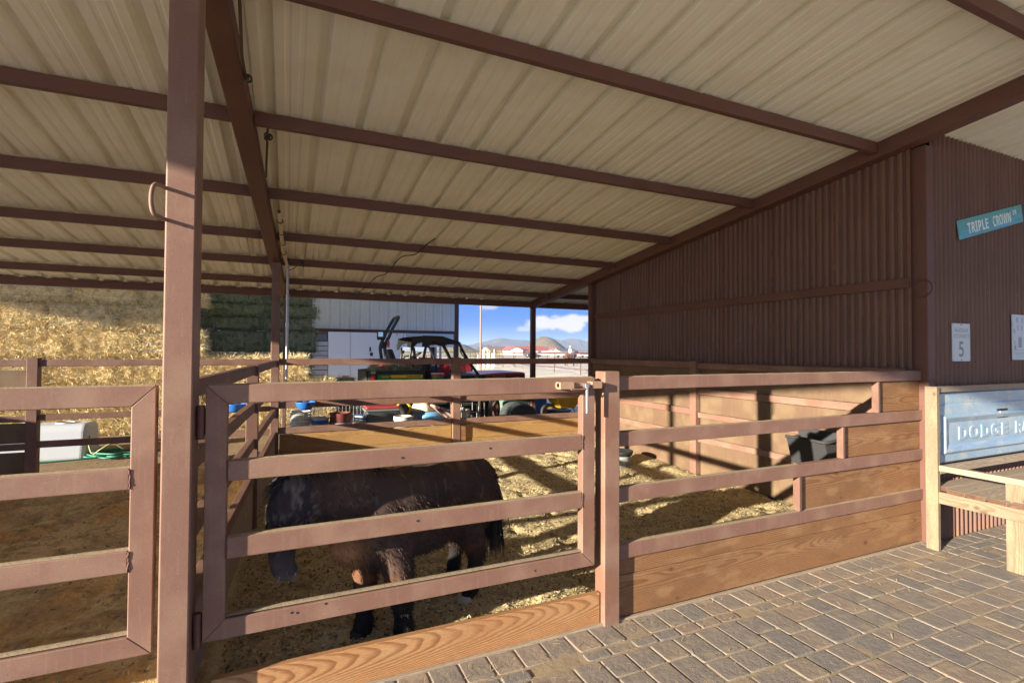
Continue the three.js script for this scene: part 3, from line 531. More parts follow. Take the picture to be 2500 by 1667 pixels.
{
  const teal = canvasMat(1024, 148, (x, w, h) => {
    x.fillStyle = '#59a6a4'; x.fillRect(0, 0, w, h); x.fillStyle = 'rgba(96,170,196,.45)'; for (let i = 0; i < 40; i++) { x.beginPath(); x.ellipse(rnd() * w, h * (0.55 + 0.5 * rnd()), 60 + 60 * rnd(), 14, 0, 0, 6.3); x.fill(); }
    x.fillStyle = '#eef1ea'; x.textBaseline = 'middle'; const fit = (t, x0, x1, y, size) => { x.font = `bold ${size}px sans-serif`; x.save(); x.translate(x0, y); x.scale((x1 - x0) / x.measureText(t).width, 1); x.fillText(t, 0, 0); x.restore(); }; fit('TRIPLE', 138, 462, 80, 116); fit('CROWN', 526, 832, 80, 116); fit('DR', 862, 930, 50, 52); grime(x, w, h, 160, 0.35);
  }, 0.4);
  signBoard('street_sign', 'teal street name sign with white letters tilted on brown siding', 1.22, 0.176, 0.003, teal, S({ color: rgb(110, 160, 160), roughness: 0.5, metalness: 0.4 }), [6.19, 2.925, -2.536], 14.2 * D2R);
  const occ = canvasMat(256, 300, (x, w, h) => {
    x.fillStyle = '#c9d3da'; x.fillRect(0, 0, w, h); x.fillStyle = '#8f9ba6'; x.textAlign = 'center'; x.textBaseline = 'middle';
    const line = (t, y, size, wid) => { x.font = `bold ${size}px sans-serif`; const k = wid / x.measureText(t).width; x.save(); x.translate(w / 2, y); x.scale(k, 1); x.fillText(t, 0, 0); x.restore(); };
    line('MAXIMUM', 54, 46, 196); line('OCCUPANCY', 100, 46, 222); x.fillStyle = '#7b848e'; line('5', 205, 168, 78);
    x.fillStyle = '#5b5c58'; for (const [a, b] of [[10, 10], [w - 10, 10], [10, h - 10], [w - 10, h - 10]]) { x.beginPath(); x.arc(a, b, 4, 0, 6.3); x.fill(); } for (const b of [10, h - 10]) { x.beginPath(); x.ellipse(w / 2, b, 11, 5, 0, 0, 6.3); x.fill(); } grime(x, w, h, 60, 0.3);
  });
  signBoard('wall_sign', 'small white occupancy sign with a big grey 5 on brown siding', 0.298, 0.345, 0.003, occ, M.white, [5.63, 1.752, -2.536], 0, 0.006);
  const beer = canvasMat(256, 384, (x, w, h) => {
    x.fillStyle = '#c4d0d8'; x.fillRect(0, 0, w, h); x.fillStyle = '#8c9ba8'; x.textAlign = 'center';
    const arc = (t, cx, cy, r, a0, a1, size) => { x.font = `bold ${size}px sans-serif`; [...t].forEach((ch, i) => { const a = lerp(a0, a1, i / (t.length - 1)); x.save(); x.translate(cx + r * Math.sin(a), cy - r * Math.cos(a)); x.rotate(a); x.fillText(ch, 0, 0); x.restore(); }); };
    arc('FREE', 128, 250, 185, -0.62, 0.62, 64); arc('BEER', 128, 250, 122, -0.7, 0.7, 58);
    x.fillRect(36, 218, 12, 40); x.fillRect(208, 218, 12, 40); x.fillRect(34, 262, 30, 34); x.fillRect(196, 262, 30, 34); x.fillRect(100, 190, 56, 90); x.fillRect(30, 300, 196, 3);
    x.font = 'italic 40px serif'; x.fillText('Tomorrow', 124, 342); x.fillRect(40, 354, 176, 3); x.fillStyle = '#5b5c58'; for (const [a, b] of [[10, 10], [w - 10, 10], [10, h - 10], [w - 10, h - 10]]) { x.beginPath(); x.arc(a, b, 4, 0, 6.3); x.fill(); }
  });
  signBoard('wall_sign', 'pale blue lettered sign cut off at the right edge of view', 0.31, 0.45, 0.003, beer, M.white, [6.70, 1.815, -2.536], 0, 0.006);
}
// horseshoe hung on the corner post
{
  const pts = []; for (let i = 0; i <= 20; i++) { const a = lerp(-2.5, 2.5, i / 20); pts.push([0, 0.075 * Math.sin(a), 0.07 * Math.cos(a)]); }
  single('horseshoe', tube(pts, 0.008, 40, 6), M.steelDark, 'rusty horseshoe hung on the brown corner post', 'horseshoe', [5.09, 2.22, -2.56]);
}
// bent handle on the tall post
{
  single('post_handle', tube([[0.004, 0.066, -0.01], [-0.012, 0.066, 0.04], [-0.028, 0.06, 0.062], [-0.036, 0.03, 0.068], [-0.036, -0.03, 0.068], [-0.028, -0.06, 0.062], [-0.012, -0.066, 0.04], [0.004, -0.066, -0.01]], 0.0085, 60, 8), M.steelDusty, 'curved steel rod handle welded to the tall post', 'handle', [-0.48, 2.265, -2.53]);
}
// ------------------------------------------------------------------ things in the pony's stall
{
  // black corner feeder: open bin with a sloping front
  const f = thing('feeder', 'black rubber corner feed bin hung on the steel faced fence', 'feeder', [4.83, 0.5, -3.42]);
  part('bin', (() => { const s = new THREE.Shape([[4.74, -3.62], [4.96, -3.64], [4.96, -3.20], [4.74, -3.22]].map(([x, z]) => new THREE.Vector2(x, -z))); const h = new THREE.Path([[4.765, -3.595], [4.765, -3.245], [4.94, -3.23], [4.94, -3.61]].map(([x, z]) => new THREE.Vector2(x, -z))); s.holes.push(h); const g = new THREE.ExtrudeGeometry(s, { depth: 0.26, bevelEnabled: true, bevelThickness: 0.006, bevelSize: 0.006, bevelSegments: 2 }); g.rotateX(-Math.PI / 2).translate(0, 0.52, 0); const p = g.attributes.position; for (let i = 0; i < p.count; i++) { const t = clamp((p.getY(i) - 0.52) / 0.26); if (p.getX(i) < 4.9) p.setX(i, lerp(4.86, p.getX(i), 0.35 + 0.65 * t)); } g.computeVertexNormals(); return boxUV(g); })(), M.rubber, f);
  part('bottom', boxAt(4.83, 4.96, 0.505, 0.53, -3.63, -3.21, 0.006), M.rubber, f);
  part('rim', tube([[4.735, 0.785, -3.63], [4.735, 0.79, -3.42], [4.735, 0.785, -3.21], [4.96, 0.815, -3.19]], 0.016, 30, 8), M.rubber, f);
  part('back', boxAt(4.93, 4.962, 0.53, 0.865, -3.64, -3.2, 0.01), M.rubber, f);
  part('lip', boxAt(4.76, 4.955, 0.70, 0.72, -3.62, -3.23, 0.004), M.rubber, f);
}
{
  const w = thing('water_bowl', 'low grey waterer with a black bowl on the lit bedding', 'waterer', [4.36, 0.03, -5.95]);
  put('base', lathe([[0, -0.03], [0.15, -0.03], [0.135, 0.13], [0.14, 0.15], [0, 0.15]]), S({ color: rgb(140, 142, 140), roughness: 0.7 }), w, [4.36, 0.03, -5.95]);
  put('bowl', lathe([[0.0, 0.155], [0.10, 0.16], [0.155, 0.215], [0.172, 0.215], [0.16, 0.16], [0.12, 0.145], [0, 0.145]]), M.black, w, [4.36, 0.03, -5.95]);
}

// ------------------------------------------------------------------ bodies as one smooth skin
function skin(fn, lo, hi, cell) {                       // surface nets over a grid
  const n = [0, 1, 2].map((k) => Math.ceil((hi[k] - lo[k]) / cell) + 1), [nx, ny, nz] = n, F = new Float32Array(nx * ny * nz);
  const at = (i, j, k) => (k * ny + j) * nx + i;
  for (let k = 0; k < nz; k++) for (let j = 0; j < ny; j++) for (let i = 0; i < nx; i++) F[at(i, j, k)] = fn(lo[0] + i * cell, lo[1] + j * cell, lo[2] + k * cell);
  const id = new Int32Array(nx * ny * nz).fill(-1), pos = [], idx = [];
  const co = [[0, 0, 0], [1, 0, 0], [0, 1, 0], [1, 1, 0], [0, 0, 1], [1, 0, 1], [0, 1, 1], [1, 1, 1]], ed = [[0, 1], [0, 2], [0, 4], [1, 3], [1, 5], [2, 3], [2, 6], [3, 7], [4, 5], [4, 6], [5, 7], [6, 7]];
  for (let k = 0; k < nz - 1; k++) for (let j = 0; j < ny - 1; j++) for (let i = 0; i < nx - 1; i++) {
    const v = co.map(([a, b, c]) => F[at(i + a, j + b, k + c)]); let m = 0; v.forEach((q, t) => { if (q < 0) m |= 1 << t; }); if (!m || m === 255) continue;
    let x = 0, y = 0, z = 0, c = 0; for (const [a, b] of ed) if ((v[a] < 0) !== (v[b] < 0)) { const t = v[a] / (v[a] - v[b]); x += lerp(co[a][0], co[b][0], t); y += lerp(co[a][1], co[b][1], t); z += lerp(co[a][2], co[b][2], t); c++; }
    id[at(i, j, k)] = pos.length / 3; pos.push(lo[0] + (i + x / c) * cell, lo[1] + (j + y / c) * cell, lo[2] + (k + z / c) * cell);
  }
  const face = (a, b, c, d, flip) => { if (a < 0 || b < 0 || c < 0 || d < 0) return; flip ? idx.push(a, c, b, a, d, c) : idx.push(a, b, c, a, c, d); };
  for (let k = 1; k < nz - 1; k++) for (let j = 1; j < ny - 1; j++) for (let i = 1; i < nx - 1; i++) {
    const s = F[at(i, j, k)] < 0;
    if (s !== F[at(i + 1, j, k)] < 0) face(id[at(i, j - 1, k - 1)], id[at(i, j, k - 1)], id[at(i, j, k)], id[at(i, j - 1, k)], !s);
    if (s !== F[at(i, j + 1, k)] < 0) face(id[at(i - 1, j, k - 1)], id[at(i - 1, j, k)], id[at(i, j, k)], id[at(i, j, k - 1)], !s);
    if (s !== F[at(i, j, k + 1)] < 0) face(id[at(i - 1, j - 1, k)], id[at(i, j - 1, k)], id[at(i, j, k)], id[at(i - 1, j, k)], !s);
  }
  const g = new THREE.BufferGeometry(); g.setAttribute('position', new THREE.Float32BufferAttribute(pos, 3)); g.setIndex(idx); g.computeVertexNormals(); return g;
}
// chains of tapered capsules [x,y,z,r] joined with a soft minimum
function bodyField(chains, k0 = 0.05) {
  const caps = []; for (const ch of chains) { const k = ch.k ?? k0, p = ch.p; for (let i = 0; i < p.length - 1; i++) caps.push([p[i], p[i + 1], k]); if (p.length === 1) caps.push([p[0], p[0], k]); }
  return (x, y, z) => {
    let d = 1e3;
    for (const [a, b, k] of caps) {
      const bx = b[0] - a[0], by = b[1] - a[1], bz = b[2] - a[2], L = bx * bx + by * by + bz * bz;
      const t = L ? clamp(((x - a[0]) * bx + (y - a[1]) * by + (z - a[2]) * bz) / L) : 0;
      const dx = x - a[0] - bx * t, dy = y - a[1] - by * t, dz = z - a[2] - bz * t, e = Math.sqrt(dx * dx + dy * dy + dz * dz) - lerp(a[3], b[3], t);
      const h = clamp(0.5 + 0.5 * (d - e) / k); d = lerp(d, e, h) - k * h * (1 - h);
    }
    return d;
  };
}
function paintSkin(g, fn) { const p = g.attributes.position, n = g.attributes.normal, c = new Float32Array(p.count * 3); for (let i = 0; i < p.count; i++) { const q = fn(p.getX(i), p.getY(i), p.getZ(i), n.getX(i), n.getY(i), n.getZ(i)); c.set(q, i * 3); } g.setAttribute('color', new THREE.BufferAttribute(c, 3)); return g; }
const lin255 = (r, g, b) => [r, g, b].map((v) => Math.pow(v / 255, 2.2));
// a tuft mesh: thin curved ribbons, each [root, dir, length, width, colour, droop]
function ribbons(list, segs = 3) {
  const pos = [], col = [], idx = []; const up = V(0, 1, 0);
  for (const { p, d, L, w, c, droop = 0.3 } of list) {
    let q = p.clone(), dir = d.clone().normalize(); const side = dir.clone().cross(V(rr(-1, 1), rr(-1, 1), rr(-1, 1))).normalize(); const base = pos.length / 3;
    for (let s = 0; s <= segs; s++) { const t = s / segs, ww = w * (1 - 0.8 * t) / 2; pos.push(q.x + side.x * ww, q.y + side.y * ww, q.z + side.z * ww, q.x - side.x * ww, q.y - side.y * ww, q.z - side.z * ww); col.push(...c, ...c); if (s < segs) { const a = base + s * 2; idx.push(a, a + 1, a + 2, a + 1, a + 3, a + 2); } q.addScaledVector(dir, L / segs); dir.y -= droop / segs; dir.normalize(); }
  }
  const g = new THREE.BufferGeometry(); g.setAttribute('position', new THREE.Float32BufferAttribute(pos, 3)); g.setAttribute('color', new THREE.Float32BufferAttribute(col, 3)); g.setIndex(idx); g.computeVertexNormals(); return g;
}
const hairMat = S({ vertexColors: true, roughness: 0.8, side: THREE.DoubleSide });
{
  const pony = thing('pony', 'small shaggy dark brown pony with drooping head behind the gate', 'pony', [0.75, 0.03, -3.08]);
  const chains = [
    { p: [[0.47, 0.715, -2.94, 0.212], [0.62, 0.70, -3.01, 0.226], [0.78, 0.695, -3.09, 0.23], [0.95, 0.73, -3.17, 0.215], [1.12, 0.75, -3.24, 0.19]], k: 0.09 },   // trunk
    { p: [[0.40, 0.60, -2.91, 0.15], [0.33, 0.60, -2.885, 0.115]], k: 0.08 },                                                       // breast
    { p: [[0.50, 0.84, -2.95, 0.115], [0.30, 0.90, -2.90, 0.125], [0.12, 0.925, -2.85, 0.10]], k: 0.08 },                            // neck
    { p: [[0.40, 0.72, -2.92, 0.15], [0.16, 0.86, -2.86, 0.105]], k: 0.08 },
    { p: [[0.045, 0.92, -2.83, 0.10], [0.018, 0.84, -2.812, 0.104], [-0.006, 0.74, -2.79, 0.078], [-0.016, 0.66, -2.776, 0.058], [-0.014, 0.595, -2.765, 0.057]], k: 0.03 },   // head
    { p: [[0.105, 0.83, -2.83, 0.082], [0.05, 0.73, -2.80, 0.052]], k: 0.04 },                                                       // jaw
    { p: [[0.0, 0.556, -2.762, 0.052], [0.018, 0.548, -2.756, 0.044]], k: 0.025 },                                                  // lips
    { p: [[0.53, 0.60, -2.845, 0.105], [0.575, 0.44, -2.83, 0.078], [0.59, 0.30, -2.835, 0.056], [0.597, 0.26, -2.835, 0.053], [0.607, 0.12, -2.845, 0.040], [0.612, 0.095, -2.848, 0.045], [0.622, 0.05, -2.845, 0.047]], k: 0.035 },
    { p: [[0.42, 0.60, -3.02, 0.10], [0.42, 0.44, -3.0, 0.074], [0.417, 0.30, -2.985, 0.055], [0.415, 0.26, -2.98, 0.052], [0.412, 0.12, -2.972, 0.040], [0.408, 0.095, -2.97, 0.045], [0.396, 0.05, -2.962, 0.048]], k: 0.035 },
    { p: [[1.13, 0.70, -3.13, 0.165], [1.06, 0.55, -3.09, 0.105], [1.115, 0.41, -3.115, 0.066], [1.145, 0.345, -3.125, 0.052], [1.118, 0.20, -3.118, 0.037], [1.098, 0.115, -3.112, 0.038], [1.075, 0.07, -3.108, 0.04]], k: 0.04 },
    { p: [[1.05, 0.70, -3.29, 0.16], [0.985, 0.55, -3.30, 0.10], [1.05, 0.41, -3.34, 0.064], [1.085, 0.345, -3.355, 0.05], [1.06, 0.20, -3.35, 0.036], [1.045, 0.115, -3.345, 0.038], [1.02, 0.07, -3.34, 0.04]], k: 0.04 },
    { p: [[1.22, 0.83, -3.25, 0.07], [1.31, 0.78, -3.29, 0.04]], k: 0.05 },
    // ears
    { p: [[0.05, 0.985, -2.80, 0.026], [0.03, 1.05, -2.785, 0.010]], k: 0.015 }, { p: [[0.03, 0.985, -2.885, 0.026], [0.0, 1.05, -2.895, 0.010]], k: 0.015 },
  ];
  const base = bodyField(chains);
  const eyes = [[-0.03, 0.80, -2.705], [-0.07, 0.80, -2.885]];
  const field = (x, y, z) => {
    let d = base(x, y, z);
    for (const [a, b, c] of eyes) { const e = Math.hypot(x - a, (y - b) * 1.2, z - c) - 0.016; d = Math.max(d, -e); const q = Math.hypot(x - a, y - b - 0.024, z - c) - 0.016; const h = clamp(0.5 + 0.5 * (d - q) / 0.02); d = lerp(d, q, h) - 0.02 * h * (1 - h); }
    for (const [a, b, c] of [[-0.052, 0.585, -2.712], [-0.07, 0.585, -2.78]]) d = Math.max(d, -(Math.hypot(x - a, (y - b) * 0.8, z - c) - 0.011));
    d += 0.010 * (fbm(x * 9, y * 9 + z * 7, 3, 0, 121) - 0.5) * sst(0.5, 0.75, y) * sst(0.2, 0.35, x);
    return d;
  };
  const coat = (x, y, z) => {
    const n = fbm(x * 7 + 3, y * 7 + z * 5, 4, 0, 131), f = fbm(x * 60, y * 45 + z * 50, 3, 0, 132);
    let c = mixc(lin255(54, 42, 38), lin255(88, 66, 54), n);
    c = mixc(c, lin255(166, 118, 78), sst(0.44, 0.30, x) * sst(0.72, 0.58, y) * sst(0.36, 0.44, y) * sst(0.15, 0.2, x) * 0.95);
    c = mixc(c, lin255(126, 84, 56), 0.8 * sst(0.45, 0.38, y) * sst(0.50, 0.58, n) * sst(0.3, 0.36, y));
    c = mixc(c, lin255(150, 104, 66), 0.7 * sst(0.88, 0.93, y) * sst(0.9, 1.05, x) * sst(0.42, 0.6, n));
    c = mixc(c, lin255(26, 22, 22), sst(0.40, 0.28, y) * 0.9);
    c = mixc(c, lin255(128, 122, 116), 0.75 * sst(0.16, 0.1, x) * sst(0.66, 0.56, y) * (0.35 + 0.65 * sst(0.42, 0.62, fbm(x * 22, y * 22 + z * 20, 3, 0, 141))));
    if (x < 0.12 && y > 0.55) c = mixc(c, lin255(40, 42, 50), 0.6);
    c = mixc(c, lin255(150, 140, 128), 0.22 * sst(0.66, 0.78, f) * sst(0.55, 0.75, y) + 0.3 * (x < 0.16 ? sst(0.5, 0.7, f) * sst(0.7, 0.8, y) : 0));
    return c;
  };
  const g = skin(field, [-0.2, 0.02, -3.62], [1.45, 1.12, -2.62], 0.0125); paintSkin(g, coat);
  const body = part('body', g, S({ vertexColors: true, roughness: 0.9 }), pony);
  // hooves
  [[0.625, -2.845, M.black], [0.392, -2.96, M.black], [1.066, -3.105, S({ color: rgb(176, 166, 150), roughness: 0.7 })], [1.01, -3.335, M.black]].forEach(([x, z, m]) => part('hoof', (() => { const q = lathe([[0, -0.004], [0.054, -0.004], [0.056, 0.012], [0.046, 0.062], [0.02, 0.068], [0, 0.068]], 14); q.translate(x - 0.008, 0.018, z); return q; })(), m, pony));
  for (const [a, b, c] of eyes) part('eye', new THREE.SphereGeometry(0.0145, 12, 10).translate(a + 0.004, b, c + (c > -2.8 ? -0.004 : 0.004)), P({ color: rgb(14, 10, 9), roughness: 0.12, clearcoat: 1 }), pony);
  // winter coat
  const p = g.attributes.position, nn = g.attributes.normal, ix = g.index, list = [], tris = ix.count / 3;
  for (let i = 0; i < 34000; i++) {
    const t = Math.floor(rnd() * tris) * 3, a = ix.getX(t), b = ix.getX(t + 1), c = ix.getX(t + 2); let u = rnd(), v = rnd(); if (u + v > 1) { u = 1 - u; v = 1 - v; }
    const L3 = (at, q) => at.getComponent(a, q) * (1 - u - v) + at.getComponent(b, q) * u + at.getComponent(c, q) * v;
    const pt = V(L3(p, 0), L3(p, 1), L3(p, 2)), no = V(L3(nn, 0), L3(nn, 1), L3(nn, 2)); if (pt.y < 0.09 || (pt.x < 0.14 && pt.y < 0.68)) continue;
    const head = pt.x < 0.14, leg = pt.y < 0.4, k = coat(pt.x, pt.y, pt.z), s = rr(0.6, 1.35);
    const flow = head ? V(-0.15, -1, 0.1) : V(0.45, -0.8, -0.25); const d = flow.addScaledVector(no, leg ? 0.35 : 0.45).add(V(rr(-0.4, 0.4), rr(-0.3, 0.3), rr(-0.4, 0.4)));
    const belly = no.y < -0.35 ? 1.25 : 1; list.push({ p: pt.addScaledVector(no, -0.002), d, L: rr(0.015, 0.034) * (head ? 0.6 : belly), w: 0.0045, c: k.map((q) => q * s), droop: 0.2 });
  }
  part('coat', ribbons(list, 2), hairMat, pony);
  // mane, forelock, tail, whiskers
  const mane = [], tail = [], wh = [];
  const dk = () => { const s = rr(0.5, 1.4); return mixc(lin255(34, 28, 28), lin255(120, 116, 112), rnd() < 0.18 ? 0.7 : rnd() * 0.15).map((q) => q * s); };
  for (let i = 0; i < 1200; i++) { const t = rnd(), x = lerp(0.05, 0.50, t), y = lerp(0.995, 0.95, t), z = lerp(-2.845, -2.955, t); mane.push({ p: V(x + rr(-0.015, 0.015), y + rr(-0.02, 0.015), z + rr(-0.02, 0.025)), d: V(rr(-0.2, 0.5), rr(-0.1, 0.6), rr(-1, 0.7)), L: rr(0.07, 0.15), w: 0.006, c: dk(), droop: 2.2 }); }
  for (let i = 0; i < 420; i++) mane.push({ p: V(0.03 + rr(-0.03, 0.03), 0.985 + rr(-0.02, 0.02), -2.84 + rr(-0.04, 0.04)), d: V(rr(-1.2, -0.4), rr(-0.1, 0.4), rr(-0.3, 0.5)), L: rr(0.07, 0.17), w: 0.006, c: dk(), droop: 2.2 });
  for (let i = 0; i < 900; i++) tail.push({ p: V(1.31 + rr(-0.025, 0.025), 0.79 + rr(-0.03, 0.02), -3.29 + rr(-0.025, 0.025)), d: V(rr(-0.05, 0.25), rr(-1, -0.5), rr(-0.25, 0.1)), L: rr(0.34, 0.58), w: 0.007, c: dk(), droop: 1.2 });
  for (let i = 0; i < 45; i++) wh.push({ p: V(0.0 + rr(-0.04, 0.05), 0.53 + rr(-0.01, 0.04), -2.75 + rr(-0.045, 0.045)), d: V(rr(-0.5, 0.5), -1, rr(-0.4, 0.4)), L: rr(0.02, 0.06), w: 0.0016, c: lin255(170, 165, 158), droop: 0.3 });
  part('mane', ribbons(mane, 5), hairMat, pony); part('tail', ribbons(tail, 6), hairMat, pony); part('whiskers', ribbons(wh, 2), hairMat, pony);
}

// ------------------------------------------------------------------ hay and straw bales
const hayTex = (a, b, c3, s, dk = 0.8) => texture(512, 512, (u, v, i, j) => { const n = fbm(u * 18, v * 70, 4, 0, s), m = fbm(u * 10, v * 10, 4, 10, s + 3), k = vn(u * 40, v * 220, 0, s + 6); let c = mixc(a, b, clamp(n * 0.8 + 0.3 * k)); c = mixc(c, c3, dk * sst(0.52, 0.72, m)); return c.map((q) => q * (0.85 + 0.3 * h2(i, j, s))); });
M.straw = S({ map: hayTex([226, 200, 142], [250, 236, 194], [150, 110, 56], 811, 0.45), roughness: 0.9, bumpMap: noiseBump, bumpScale: 0.02 });
M.alfalfa = S({ map: hayTex([112, 122, 96], [146, 154, 124], [74, 78, 54], 821, 0.5), roughness: 0.95, bumpMap: noiseBump, bumpScale: 0.02 });
const strandMat = S({ vertexColors: true, roughness: 0.85, side: THREE.DoubleSide });
// one bale: lumpy block with loose straws, and its strings; sits on y = 0, face at z = 0
function baleGeo(L, H, Dp, cols, s, dense, flute = 0.004, round = 0.035) {
  const g0 = new THREE.BoxGeometry(L, H, Dp, Math.round(L / 0.045), Math.round(H / 0.045), Math.round(Dp / 0.07)); g0.deleteAttribute('uv'); g0.deleteAttribute('normal'); const g = mergeVertices(g0); g.translate(0, H / 2, -Dp / 2);
  const p = g.attributes.position;
  for (let i = 0; i < p.count; i++) {
    let x = p.getX(i), y = p.getY(i), z = p.getZ(i); const ex = Math.abs(x) / (L / 2), ey = Math.abs(y - H / 2) / (H / 2), ez = Math.abs(z + Dp / 2) / (Dp / 2);
    const n = 0.6 * (fbm(x * 9 + s, y * 9 + z * 7, 3, 0, s) - 0.5) + 0.75 * (vn(x * 15 + s, y * 15 + z * 9, 0, s + 2) - 0.6), fl = flute * Math.sin(x * 38 + 5 * vn(x * 3, y * 4, 0, s)), r = round * (Math.pow(ex, 9) + Math.pow(ey, 7));
    if (z > -0.01) z += 0.055 * n + fl - r * 1.3; if (ex > 0.98) x -= Math.sign(x) * (0.02 + 0.05 * (n + 0.4)); if (ey > 0.98) y += (y > H / 2 ? 1 : 0) * 0.05 * n - (y > H / 2 ? 0.012 : -0.004);
    p.setXYZ(i, x, y, z);
  }
  g.computeVertexNormals(); const body = boxUV(g, rnd(), rnd(), true); body.computeVertexNormals();
  const list = [], tone = () => { const k = rr(0.55, 1.25); return mixc(cols[0], cols[1], rnd()).map((q) => q * k); };
  for (let i = 0; i < dense; i++) {
    const f = rnd(); let pt, no; if (f < 0.68) { pt = V(rr(-L / 2, L / 2), rr(0.0, H), 0.0); no = V(0, 0, 1); } else if (f < 0.84) { pt = V(rr(-L / 2, L / 2), H, rr(-Dp, 0)); no = V(0, 1, 0); } else { const sx = rnd() < 0.5 ? -1 : 1; pt = V(sx * L / 2, rr(0, H), rr(-Dp, 0)); no = V(sx, 0, 0); }
    if (no.z) pt.z += 0.055 * (0.6 * (fbm(pt.x * 9 + s, pt.y * 9, 3, 0, s) - 0.5) + 0.75 * (vn(pt.x * 15 + s, pt.y * 15, 0, s + 2) - 0.6)) - 0.012;
    list.push({ p: pt, d: V(rr(-1, 1), rr(-1, 0.75), rr(-1, 1)).addScaledVector(no, 0.75), L: rr(0.05, 0.15), w: rr(0.005, 0.011), c: tone(), droop: rr(0, 0.9) });
  }
  return { body, straws: ribbons(list, 2), L, H };
}
const strawCols = [lin255(222, 190, 126), lin255(255, 244, 206)], alfCols = [lin255(118, 130, 102), lin255(176, 184, 150)];
const strawVar = [0, 1, 2].map((k) => baleGeo(1.12, 0.515, 0.5, strawCols, 30 + k * 7, 3400));
const alfVar = [[1.24, 0.55], [1.24, 0.335], [1.24, 0.31]].map(([l, h], k) => baleGeo(l, h, 0.55, alfCols, 60 + k * 7, 900, 0.014, 0.075));
const stringMat = S({ color: rgb(120, 150, 190), roughness: 0.7 });
function bale(v, mat, name, label, x, y, z, group, strings = 0, sx = 1) {
  const b = thing(name, label, 'bale', [x, y, z], group);
  const add = (n, g, m) => { const o = new THREE.Mesh(g, m); o.name = n; o.scale.x = sx; b.add(o); return o; };
  add('block', v.body, mat); const st = add('straws', v.straws, strandMat); st.userData.kind = 'stuff';
  for (let k = 0; k < strings; k++) add('string', new THREE.BoxGeometry(v.L * 0.97, 0.006, 0.006).translate(0, v.H * (k + 0.7) / (strings + 0.4), 0.022), stringMat);
  return b;
}
{
  const rows = ['bottom', 'second', 'third', 'fourth', 'fifth', 'sixth'], colsN = ['first', 'second', 'third', 'fourth', 'fifth'];
  for (let r = 0; r < 6; r++) for (let c = 0; c < 5; c++) {
    const x = -2.50 - c * 1.13 + (r % 2 ? 0.34 : 0) - rr(0, 0.02);
    bale(strawVar[(r * 2 + c) % 3], M.straw, 'straw_bale', `golden straw bale, ${rows[r]} layer up, ${colsN[c]} from the right end of the tall stack`, x, -0.04 + r * 0.518, -12.25 + rr(-0.035, 0.03), 'tall straw stack', (r * 5 + c) % 3 === 0 ? 3 : 0);
  }
  for (let r = 0; r < 3; r++) for (let c = 0; c < 2; c++) bale(strawVar[(r + c) % 3], M.straw, 'straw_bale', `golden straw bale, ${rows[r]} layer up, ${c ? 'right' : 'left'} half of the low stack behind the corner post`, -1.28 + c * 1.13 - (r % 2 ? 0.05 : 0), -0.04 + r * 0.518, -12.32 + rr(-0.03, 0.03), 'low straw stack', 0);
  for (let r = 0; r < 2; r++) bale(strawVar[r], M.straw, 'straw_bale', `short golden straw bale at the stepped end of the low stack, ${r ? 'upper' : 'lower'} one`, 0.72, -0.04 + r * 0.518, -12.34, 'low straw stack', 0, 0.56);
  // green hay behind
  let y = 1.04; const spec = [[0, 0.55], [0, 0.55], [1, 0.335], [2, 0.315], [2, 0.315], [1, 0.335]], nm = ['partly hidden lowest', 'tall second', 'third', 'fourth', 'fifth', 'top'];
  spec.forEach(([v, h], r) => { for (let c = 0; c < 3; c++) bale(alfVar[v], M.alfalfa, 'hay_bale', `shaded green hay bale, ${nm[r]} layer, ${['left', 'middle', 'right'][c]} column of the green stack`, -2.30 + c * 1.165 + (r % 2 ? 0.05 : -0.05), y, -13.9 + rr(-0.03, 0.03), 'green hay stack', 0); y += h; });
  single('pallet_stack', merge([boxAt(-1.2, 1.2, 0, 0.3, -0.5, 0, 0.01), boxAt(-1.22, 1.22, 0.31, 0.66, -0.5, 0, 0.01), boxAt(-1.2, 1.2, 0.67, 1.03, -0.5, 0, 0.01)]), M.greyWood[0], 'timber pallets stacked under the green hay behind the straw', 'pallets', [-0.6, 0, -13.95]);
  bale(alfVar[1], M.alfalfa, 'hay_bale', 'loose green hay bale lying low beside the white trailer', 1.15, 0.62, -13.3, undefined, 0, 0.7); bale(alfVar[0], M.alfalfa, 'hay_bale', 'green hay bale on the ground at the right foot of the green stack', 1.15, 0.03, -13.4, undefined, 0, 0.7);
}
